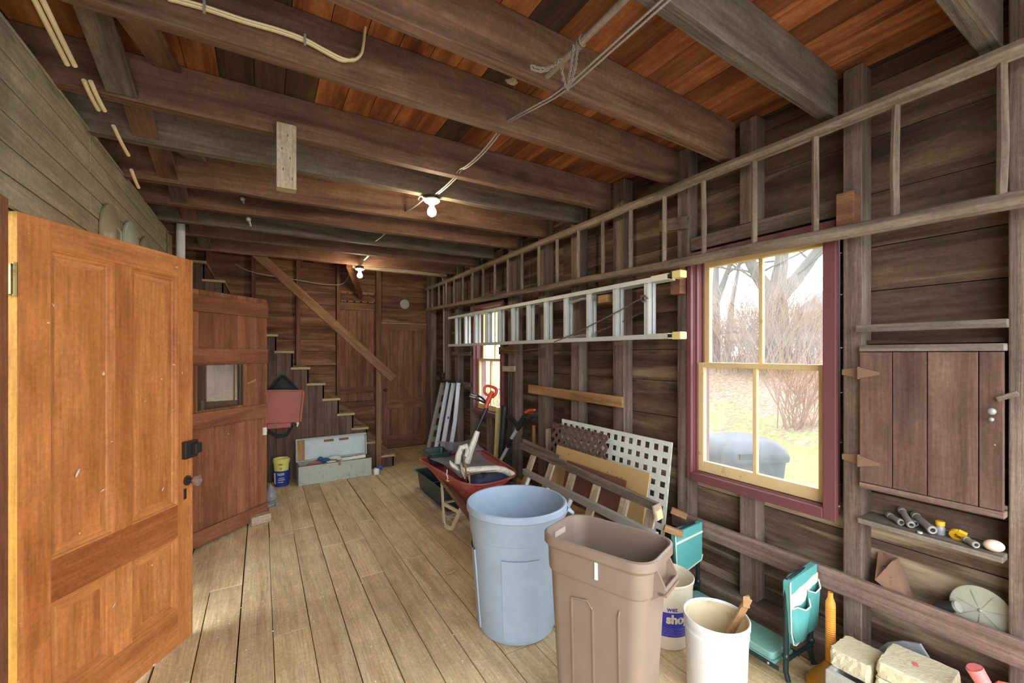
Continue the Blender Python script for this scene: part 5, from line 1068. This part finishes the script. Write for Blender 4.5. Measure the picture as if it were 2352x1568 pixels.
# old wooden ladder on its side
wl2 = thing('wooden_ladder', 'old wide step wooden ladder lying on its side against the boards', 'ladder', (1.98, 2.5, 0))
tA, tB = Vector((2.06, 3.36, .655)), Vector((2.0, 1.72, .60)); bA, bB = Vector((1.80, 3.36, .03)), Vector((1.82, 1.72, .03))
m_ = MB(); m_.beam(tA, tB, .028, .055); m_.obj('side_rail', 'ladder', wl2, bevel=.003)
m_ = MB(); m_.beam(bA, bB, .028, .05); m_.obj('side_rail', 'ladder', wl2, bevel=.003)
for y in (3.12, 2.83, 2.55, 2.27, 1.99, 1.77):
    t = (3.36 - y) / 1.64; a = tA.lerp(tB, t) + Vector((-.012, 0, -.03)); b = bA.lerp(bB, t) + Vector((.0, 0, .026))
    m_ = MB(); m_.beam(b, a, .07, .018, up=(1, 0, -.3)); m_.obj('step', 'pale', wl2, bevel=.003)
m_ = MB(); m_.beam((2.085, 3.36, .70), (2.12, 2.85, .645), .02, .03); m_.obj('rail_piece', 'ladder', label='loose weathered rail stick behind the top of the old ladder', cat='stick')
# aluminium ladder on its side in front
al2 = thing('aluminium_ladder', 'aluminium ladder lying on its side in front of the old wooden one', 'ladder', (1.75, 2.6, 0))
tA, tB = Vector((1.915, 3.08, .505)), Vector((1.86, 1.62, .50)); bA, bB = Vector((1.72, 3.08, .03)), Vector((1.68, 1.86, .03))
m_ = MB(); m_.beam(tA, tB, .03, .05); m_.obj('side_rail', 'galv', al2, bevel=.003)
m_ = MB(); m_.beam(bA, bB, .03, .05); m_.obj('side_rail', 'galv', al2, bevel=.003)
for y in (2.98, 2.70, 2.42):
    t = (3.08 - y) / 1.4; a = tA.lerp(tB, t) + Vector((-.01, 0, -.025)); b = bA.lerp(bB, t) + Vector((0, 0, .026)); m_ = MB(); m_.tube([b, a], .017, 10); m_.obj('rung', 'alu', al2)
m_ = MB(); m_.box(1.93, 1.985, 1.62, 1.70, .505, .62); m_.at((1.955, 1.735, .565), rz=.2, rx=-.25); m_ = MB(); m_.at((1.945, 1.745, .585), rz=.25, rx=-.2); m_.cbox((0, -.05, 0), (.085, .016, .085), 0); m_.obj('painted_block', 'pale', label='small wood block with cream and yellow paint at the near ladder end', cat='block', bevel=.004)
m_ = MB(); m_.at((1.945, 1.745, .585), rz=.25, rx=-.2); m_.cbox((.0, -.0588, -.015), (.06, .0015, .05)); m_.obj('paint_splash', 'yellow', label='yellow cream paint patch on the small block', cat='paint mark')
for x, y, z, l_, lab in ((2.02, 1.66, .50, .12, 'orange wood offcut at the near end of the old ladder'), (2.25, 1.80, .515, .10, 'orange wood offcut poking out behind the white lattice')):
    m_ = MB(); m_.beam((x - .02, y + .03, z), (x + l_ * .6 - .02, y - .04, z - .03), .03, .036); m_.obj('wood_offcut', 'fresh', label=lab, cat='wood offcut', bevel=.003)
# lumber under the leaning ladders
m_ = MB(); m_.M = leanM(1.88, 2.035, .56, 0); m_.box(-.008, .008, 1.80, 3.30, 0, .40, 1); m_.obj('plywood_board', 'fresh', label='tan plywood strip seen between the steps of the old ladder', cat='board')

# ------------------------------------------------------------------ toolbox chest by the stairs
CA = math.atan2(.05, .81)
ch = thing('tool_chest', 'long grey green wooden tool chest with its lid open', 'chest', (.765, 5.5, 0))
def CH(): return MB().at((.36, 5.40, .001), rz=CA)
Wc, Dc, Hc = .815, .25, .216
m_ = CH(); m_.box(0, Wc, 0, .016, 0, Hc, 0); m_.box(0, Wc, Dc - .016, Dc, 0, Hc, 0); m_.box(0, .016, .016, Dc - .016, 0, Hc, 1); m_.box(Wc - .016, Wc, .016, Dc - .016, 0, Hc, 1); m_.box(.016, Wc - .016, .016, Dc - .016, 0, .012, 0)
m_.obj('chest_body', 'chest', ch, bevel=.002)
m_ = CH(); m_.box(0, Wc, 0, .016, Hc, Hc + .002, 0); m_.box(0, .016, .016, Dc - .016, Hc, Hc + .002, 1); m_.box(Wc - .016, Wc, .016, Dc - .016, Hc, Hc + .002, 1); m_.box(0.016, Wc - .016, .0165, .018, .1, Hc - .001, 0); m_.box(Wc - .018, Wc - .0165, .018, Dc - .018, .1, Hc, 1); m_.obj('bare_wood_edge', 'fardoor', ch)
def LID(): m_ = MB(); m_.M = Matrix.Translation((.36, 5.40, .001)) @ Matrix.Rotation(CA, 4, 'Z') @ Matrix.Translation((0, Dc + .002, Hc + .004)) @ Matrix.Rotation(radians(-4), 4, 'X'); return m_
m_ = LID(); Hl = .268
m_.box(0, Wc, 0, .012, 0, Hl, 0); ld = m_.obj('lid', 'chestin', ch, bevel=.002)
m_ = LID(); m_.box(0, Wc, -.045, 0, 0, .014, 0); m_.box(0, Wc, -.045, 0, Hl - .014, Hl, 0); m_.box(0, .014, -.045, 0, .014, Hl - .014, 2); m_.box(Wc - .014, Wc, -.045, 0, .014, Hl - .014, 2); m_.obj('lid_frame', 'chest', ld, bevel=.002)
m_ = LID(); m_.box(.016, .10, -.004, 0, .016, Hl - .016, 2); m_.obj('bare_wood_strip', 'fresh', ld)
for x in (.315, .49): m_ = LID(); m_.box(x, x + .11, -.02, -.0005, Hl - .065, Hl - .04, 0); m_.obj('tool_cleat', 'redblock', ld, bevel=.003)
m_ = CH(); m_.box(.425, .455, -.006, -.001, Hc - .04, Hc + .012); m_.obj('hasp', 'cabhinge', ch)
m_ = CH(); m_.beam((.47, .13, Hc - .005), (.76, .07, Hc + .018), .045, .03); m_.obj('wooden_level', 'piping', label='cream painted wooden tool bar in the chest, right side', cat='tool')
m_ = CH(); m_.ball((.30, .10, Hc + .02), .05, 12, 8, (1.1, .8, .5)); m_.ball((.25, .12, Hc + .035), .035, 10, 8, (.9, .8, .8)); m_.obj('work_glove', 'bluefab', label='blue work glove on top of the tools in the chest', cat='glove')
m_ = CH(); m_.ball((.41, .13, Hc + .03), .05, 12, 8, (1.5, .8, .55)); m_.ball((.36, .06, Hc - .0), .04, 10, 8, (1.5, .7, .4)); m_.ball((.46, .09, Hc + .015), .03, 10, 6, (1.2, .7, .6)); m_.obj('canvas_glove', 'glove', label='crumpled pale canvas gloves in the middle of the chest', cat='glove')
for i, (a, b) in enumerate((((.12, .07, Hc - .002), (.245, .10, Hc + .012)), ((.11, .10, Hc - .004), (.24, .13, Hc + .004)))):
    m_ = CH(); m_.tube([a, b], [.007, .009], 8, flat=.8); m_.obj('screwdriver', 'redplastic' if i == 0 else 'maroon', label=('bright red screwdriver at the left of the chest', 'dull red screwdriver behind the bright red one')[i], cat='tool')
m_ = CH(); m_.box(.03, .78, .03, .22, .10, .17); m_.obj('tool_pile', 'cabhinge', label='jumble of rusty tools filling the chest', cat='tools', kind='stuff')
# blue and yellow buckets
bb = thing('bucket', 'small blue tub bucket with labels beside the chest', 'bucket', (.198, 5.56, 0))
m_ = MB(); m_.lathe([(.074, .001), (.077, .01), (.083, .165), (.086, .167), (.086, .176), (.080, .176)], 36, (.198, 5.56, 0), caps=(True, False)); m_.obj('bucket_body', 'bluebucket', bb)
def band(c, ra, rb, z0, z1, a0, a1, mat, par, nm='label_mark'):
    m_ = MB(); m_.rings([[(c[0] + r * cos(a0 + (a1 - a0) * k / 10), c[1] + r * sin(a0 + (a1 - a0) * k / 10), z) for k in range(11)] for r, z in ((ra, z0), (rb, z1))], False, (False, False), True); return m_.obj(nm, mat, par)
cc_ = (.198, 5.56)
for z, a0, a1, mt in ((.145, -2.2, -1.3, 'white'), (.13, -2.1, -1.3, 'white'), (.095, -2.0, -1.3, 'yellow'), (.075, -2.1, -1.2, 'white'), (.05, -2.1, -1.4, 'white')):
    band(cc_, .0745 + z * .05 + .003, .0745 + z * .05 + .003, z, z + .006, a0, a1, mt, bb)
band(cc_, .0785, .0845, .03, .155, -2.75, -2.45, 'white', bb)
yb_ = thing('bucket', 'pale yellow bucket stacked inside the blue tub, with black print', 'bucket', (.195, 5.56, .13))
m_ = MB(); m_.lathe([(.073, .17), (.079, .29), (.084, .293), (.085, .305), (.080, .307), (.073, .2), (.001, .19)], 36, (.195, 5.56, 0)); m_.obj('bucket_body', 'yellowbucket', yb_)
q = random.Random(2)
m_ = MB()
def onc(a, z, r=.0785): r = .073 + (z - .17) * .05 + .0012; return (.195 + r * cos(a), 5.56 + r * sin(a), z)
for k in range(-3, 4): a = -1.72 + k * .085; m_._add([onc(a - .05, .245), onc(a + .05, .245), onc(a + k * .03, .245 + .022 - abs(k) * .003)], [(0, 1, 2)])
m_._add([onc(-1.98, .238), onc(-1.46, .238), onc(-1.50, .246), onc(-1.94, .246)], [(0, 1, 2, 3)]); m_.obj('print_mark', 'rubber', yb_, label='black crown shaped print')
m_ = MB()
for a in (-1.82, -1.66, -1.60): m_._add([onc(a - .03, .192), onc(a + .02, .192), onc(a + .02, .214), onc(a - .03, .214)], [(0, 1, 2, 3)])
m_.obj('print_mark', 'rubber', yb_)
m_ = MB(); m_.tube([(.195 + .087 * cos(a), 5.56 + .087 * sin(a) , .29 - .05 * sin((a + 3.0) / 3.0 * pi)) for a in [-3.0 + 3.0 * k / 10 for k in range(11)]], .003, 6); m_.obj('bail_handle', 'yellowbucket', yb_)
# red bag
bgk = thing('hanging_bag', 'salmon red leather bag hung on the stair planks beside the batten door', 'bag', (.25, 5.68, .66))
m_ = MB(); rs = []
for t in range(7):
    y = 5.742 - .11 * t / 6; s = (1, 1.0, 1.01, 1.01, 1.0, .99, .96)[t]; hx = .225 * s; hz = .19 * s
    rs.append([(.205 + p[0] + .05 * (p[1] < 0) * 0 + (.02 * p[1] / .19), y, .885 + p[1] - .04 * p[0]) for p in rrect(hx, hz, .03, 0, 4)])
m_.rings(rs, True, (True, True), True); m_.obj('bag_body', 'leather', bgk)
m_ = MB(); m_.tube([(.425, 5.625, 1.06), (.42, 5.62, .95), (.405, 5.62, .83), (.395, 5.625, .70)], .013, 8); m_.tube([(.02, 5.63, 1.075), (.2, 5.625, 1.075), (.42, 5.628, 1.06)], .009, 8); m_.obj('bag_piping', 'leatheredge', bgk)
m_ = MB(); m_.box(.05, .30, 5.66, 5.72, .63, .70); m_.obj('bag_flap', 'leather', bgk, bevel=.01)
m_ = MB(); m_._add([(.08, 5.70, 1.07), (.36, 5.69, 1.07), (.235, 5.735, 1.235), (.20, 5.735, 1.235)], [(0, 1, 2, 3)]); m_.tube([(.07, 5.70, 1.07), (.13, 5.71, 1.17), (.20, 5.735, 1.24), (.235, 5.735, 1.24), (.30, 5.71, 1.17), (.37, 5.70, 1.07)], .010, 6); m_.obj('bag_strap', 'net', bgk, solid=.002)
m_ = MB()
for s in (0, 1, 2): m_.tube([(.05 + .01 * s, 5.70 - .01 * s, .72), (.09, 5.70 - .01 * s, .60 - .012 * s), (.17, 5.70, .545 - .012 * s), (.26, 5.70, .56 - .012 * s), (.32, 5.70 - .01 * s, .65)], .010, 6)
m_.obj('bag_strap', 'net', bgk)
m_ = MB(); m_.tube([(.355, 5.66, .70), (.372, 5.65, .675), (.36, 5.65, .64)], [.016, .014, .007], 8); m_.obj('tassel', 'piping', bgk)
# small things near the batten door and the chest
spb = thing('spray_bottle', 'white spray bottle with blue trigger lying right of the chest', 'bottle', (1.25, 5.50, 0))
m_ = MB(); m_.lathe([(.032, .001), (.034, .01), (.036, .06), (.028, .078)], 18, (1.235, 5.46, 0), caps=(True, True)); m_.obj('bottle', 'white', spb)
m_ = MB(); m_.box(1.235, 1.30, 5.43, 5.46, .075, .105); m_.box(1.285, 1.305, 5.43, 5.46, .045, .075); m_.obj('trigger', 'bluepl', spb, bevel=.006)
m_ = MB(); m_.at((-.005, 4.42, .001), rz=.35); m_.box(-.09, .07, -.045, .04, 0, .075, 0); m_.obj('wood_block', 'pale', label='pale grey wooden block on the floor propping the batten door', cat='block', bevel=.006)
m_ = MB(); q = random.Random(12); rs = []
for t in range(7):
    z = .001 + .17 * t / 6; s = (.8, 1, .95, .8, .6, .35, .1)[t]; rs.append([(.075 + s * (.085 + q.uniform(-.012, .012)) * cos(a * pi / 6) * .75, 5.03 + s * (.10 + q.uniform(-.015, .015)) * sin(a * pi / 6), z + q.uniform(-.004, .004) * (t > 0)) for a in range(12)])
m_.rings(rs, True, (True, True), False); m_.obj('plastic_bag', 'clearbag', label='crumpled clear plastic bag on the floor beside the batten door', cat='plastic bag')
m_ = MB()
for k in range(3): a = k * 2.1; m_.tube([(.075 + .05 * cos(a + t * .7) * (1 + .4 * k % 2), 4.84 + .035 * sin(a + t * .9) + .03 * k - .03, .012 + .008 * sin(t * 1.3 + k)) for t in range(8)], .0075, 6)
m_.obj('hose_coil', 'galv', label='small coil of shiny tubing on the floor beside the batten door', cat='coil')
m_ = MB(); q = random.Random(5); c = P(1037, 1315, Z=.004); vs = [tuple(c + Vector((0, 0, .012)))]
for k in range(9): a = k * 2 * pi / 9; r = .03 * q.uniform(.6, 1.3); vs.append((c.x + r * cos(a), c.y + r * sin(a) * .7, .004 + q.uniform(0, .014)))
m_._add(vs, [(0, k + 1, (k + 1) % 9 + 1) for k in range(9)]); m_.obj('dry_leaf', 'leaf', label='curled dry tan leaf on the open floor', cat='leaf', solid=.001)
q = random.Random(77); m_ = MB()
for k in range(170):
    x, y = q.uniform(-.3, 1.3), q.uniform(1.4, 4.6); s_ = q.uniform(.0015, .0045); a = q.uniform(0, 3)
    m_.at((x, y, .0015), rz=a); m_.box(-s_, s_, -s_ * .6, s_ * .6, 0, .002)
m_.obj('paint_chips', 'piping', label='scattered pale paint chips and crumbs on the floor boards', cat='debris', kind='stuff')
# horseshoe and round plate on the far wall
m_ = MB(); m_.tube([(1.985 + .058 * sin(a), YF - .018, 2.475 - .078 * cos(a)) for a in [-2.6 + 5.2 * k / 16 for k in range(17)]], .009, 8, flat=.6); m_.obj('horseshoe', 'cabhinge', label='rusty horseshoe nailed above the round plate on the far wall', cat='horseshoe')
m_ = MB(); m_.M = Matrix.Translation((1.99, YF - .009, 2.296)) @ Matrix.Rotation(radians(90), 4, 'X'); m_.lathe([(.074, 0), (.076, .008), (.070, .01), (.04, .006), (.001, .01)], 30); m_.obj('round_plate', 'greendisc', label='small grey round plate on the far wall under the horseshoe', cat='plate')

# ------------------------------------------------------------------ outside the windows
def gz(x, y):
    d = x * S_ + y * C_; t = max(0, min(1, (x - 4.2) / 8.5)); return -.35 + 1.75 * t * t * (3 - 2 * t) * .9 + .05 * sin(x * 1.3) * cos(y * .9) * (x > 3.2)
vs = []; fs = []; nx, ny = 60, 70
for i in range(nx + 1):
    for j in range(ny + 1): x = -25 + 75 * i / nx; y = -22 + 72 * j / ny; vs.append((x, y, gz(x, y) if x > 2.6 else -.35))
for i in range(nx):
    for j in range(ny): a = i * (ny + 1) + j; fs.append((a, a + ny + 1, a + ny + 2, a + 1))
MB().box(-3.5, 6, -14, -.72, -.36, -.05).obj('reflector', 'reflector_concrete', label='pale concrete driveway added unseen before the garage opening to brighten the ceiling', kind='structure')  # unseen pale slab, added to bounce daylight up onto the ceiling
m_ = MB(); m_._add(vs, fs, smooth=True); m_.obj('lawn', 'lawn', label='sloping lawn with leaf litter outside the windows', kind='structure', o=(0, 0, 0))
def branch(m_, p, d, L, r, depth, q, spread=.5):
    pts = [p]; rs = [r]; n = 4
    for k in range(n): d = (d + Vector((q.uniform(-.16, .16), q.uniform(-.16, .16), q.uniform(-.05, .12)))).normalized(); pts.append(pts[-1] + d * L / n); rs.append(r * (1 - .5 * (k + 1) / n))
    m_.tube(pts, rs, 5 if depth else 4, caps=False)
    if depth > 0:
        for k in range(3 if depth > 1 else 4):
            b = pts[q.randint(2, n)]; dd = (d + Vector((q.uniform(-1, 1), q.uniform(-1, 1), q.uniform(-.3, .7))) * spread * 1.5).normalized(); branch(m_, b, dd, L * q.uniform(.5, .75), max(r * .42, .006), depth - 1, q, spread)
def gp_(px, D, back=0): t = (px - 1176) / F; x, y = (S_ + t * C_) * D, (C_ - t * S_) * D; return Vector((x, y, gz(x, y) - .05))
big = [
    (1786, 11.5, (1781, 690), .30, [((1745, 640), (1700, 560)), ((1795, 600), (1800, 500)), ((1830, 640), (1890, 560))], 'thick bark covered tree trunk forking outside the near window'),
    (1640, 13, (1642, 700), .15, [((1645, 620), (1652, 540)), ((1665, 640), (1690, 570))], 'slender tree at the left edge of the near window'),
    (1668, 15, (1680, 700), .11, [((1692, 640), (1705, 570))], 'thin leaning tree between the slender one and the forked trunk')]
for i, (px, D, fk, r, br, lab) in enumerate(big):
    t_ = thing('bare_tree', lab, 'tree', gp_(px, D)); q = random.Random(40 + i); b = gp_(px, D); f = P(fk[0], fk[1], D=D)
    m_ = MB(); m_.tube([b, b.lerp(f, .5) + Vector((.05, 0, 0)), f], [r * 1.2, r, r * .9], 14); m_.obj('trunk', 'bark', t_)
    for (p1_, p2_) in br:
        a, c = P(*p1_, D=D + .3), P(*p2_, D=D + .6); m_ = MB(); m_.tube([f, a, c, c + (c - a) * .8], [r * .75, r * .55, r * .4, r * .22], 9)
        for k in range(5): st_ = [f, a, c][k % 3] if k else c; branch(m_, st_.lerp(c, q.random()), Vector((q.uniform(-1, 1), q.uniform(-1, 1), q.uniform(.0, .8))).normalized(), 1.6, .035, 2, q)
        m_.obj('limb', 'bark', t_)
def shrub(px, D, h, n, mat, lab, seed, wdt=1.0):
    q = random.Random(seed); c = gp_(px, D); m_ = MB()
    for k in range(n):
        d = Vector((q.uniform(-.5, .5), q.uniform(-.5, .5), 1)).normalized(); b = c + Vector((q.uniform(-wdt, wdt) * .5, q.uniform(-wdt, wdt) * .5, 0)); branch(m_, b, d, h * q.uniform(.5, .9), .010, 1, q, .35)
    m_.obj('bare_shrub', mat, label=lab, cat='shrub', group='bare shrubs outside the windows', o=tuple(c))
shrub(1835, 7.2, 1.1, 40, 'twigred', 'nearest low bare shrub on the lawn behind the lower right pane', 3, .5)
shrub(1700, 12.2, 1.5, 130, 'twigred', 'reddish bare thicket left of the forked trunk', 4, 2.6)
shrub(1655, 13.0, 1.45, 110, 'twigred', 'bare thicket at the left edge of the near window', 5, 2.6)
shrub(1765, 10.6, 2.1, 120, 'twig', 'tall bare brush around the foot of the forked trunk', 6, 1.8)
shrub(1830, 12.0, 1.7, 120, 'twig', 'bare thicket right of the forked trunk', 7, 2.4)
shrub(1895, 12.0, 1.6, 110, 'twigred', 'bare thicket at the right edge of the near window', 8, 2.2)
shrub(1128, 12, .9, 30, 'twigred', 'reddish bare shrub seen through the far window', 9, 1.2)
def house(px, D, wd, hh, lab, rz):
    c = gp_(px, D); t_ = thing('street_house', lab, 'house', tuple(c)); m_ = MB(); m_.at(tuple(c), rz=rz); m_.box(-wd / 2, wd / 2, -2, 2, 0, hh); m_.obj('wall', 'house', t_)
    m_ = MB(); m_.at(tuple(c), rz=rz); m_.prism([(-wd / 2 - .3, hh - .1), (wd / 2 + .3, hh - .1), (0, hh + wd * .42)], -2.3, 2.3, 'xz'); m_.obj('roof', 'roof', t_)
    m_ = MB(); m_.at(tuple(c), rz=rz)
    for x in (-wd / 4, wd / 4): m_.box(x - .35, x + .35, -2.03, -2.0, .9, 2.0)
    m_.obj('window', 'iron', t_)
house(2010, 20, 5, 2.4, 'grey roofed house at the right edge of the near window', -.7)
for i, z in enumerate((4.6, 5.2, 5.5)): MB().tube([Vector((36, -2, z * 1.4)), Vector((30, 14, z * 1.4 - .25)), Vector((24, 32, z * 1.4))], .02, 5).obj('street_power_line', 'rubber', label=('lowest', 'middle', 'highest')[i] + ' of three power lines beyond the trees', cat='power line')
gb = thing('garbage_cart', 'grey plastic garbage cart with domed lid outside the near window', 'bin', tuple(gp_(1690, 4.4)))
c = P(1690, 1060, D=4.25); g0 = gz(c.x, c.y)
def GB(): return MB().at((c.x, c.y, g0 - .02), rz=-.35)
ht = .95
m_ = GB(); m_.rings([rrect(a, b, .06, z, 4) for a, b, z in ((.26, .24, 0), (.33, .30, ht - .12))], True, (True, True), True); m_.obj('bin_body', 'bin', gb)
m_ = GB(); m_.rings([rrect(a, b, r, z, 6) for a, b, r, z in ((.36, .33, .10, ht - .12), (.37, .34, .12, ht - .08), (.345, .32, .13, ht + .0), (.30, .27, .14, ht + .055), (.22, .18, .12, ht + .08))], True, (True, True), True); m_.obj('bin_lid', 'bin', gb)
m_ = GB(); m_.box(-.22, -.08, -.345, -.325, ht - .07, ht - .02); m_.obj('handle_recess', 'rubber', gb)
ys_ = MB(); p = P(1645, 784, D=16); ys_.cbox(tuple(p), (.18, .05, .18)); ys_.tube([p, (p.x, p.y, gz(p.x, p.y))], .02, 6); ys_.obj('road_sign', 'yellow_sign' if 0 else 'orangeplastic', label='tiny yellow sign among the distant brush', cat='sign')
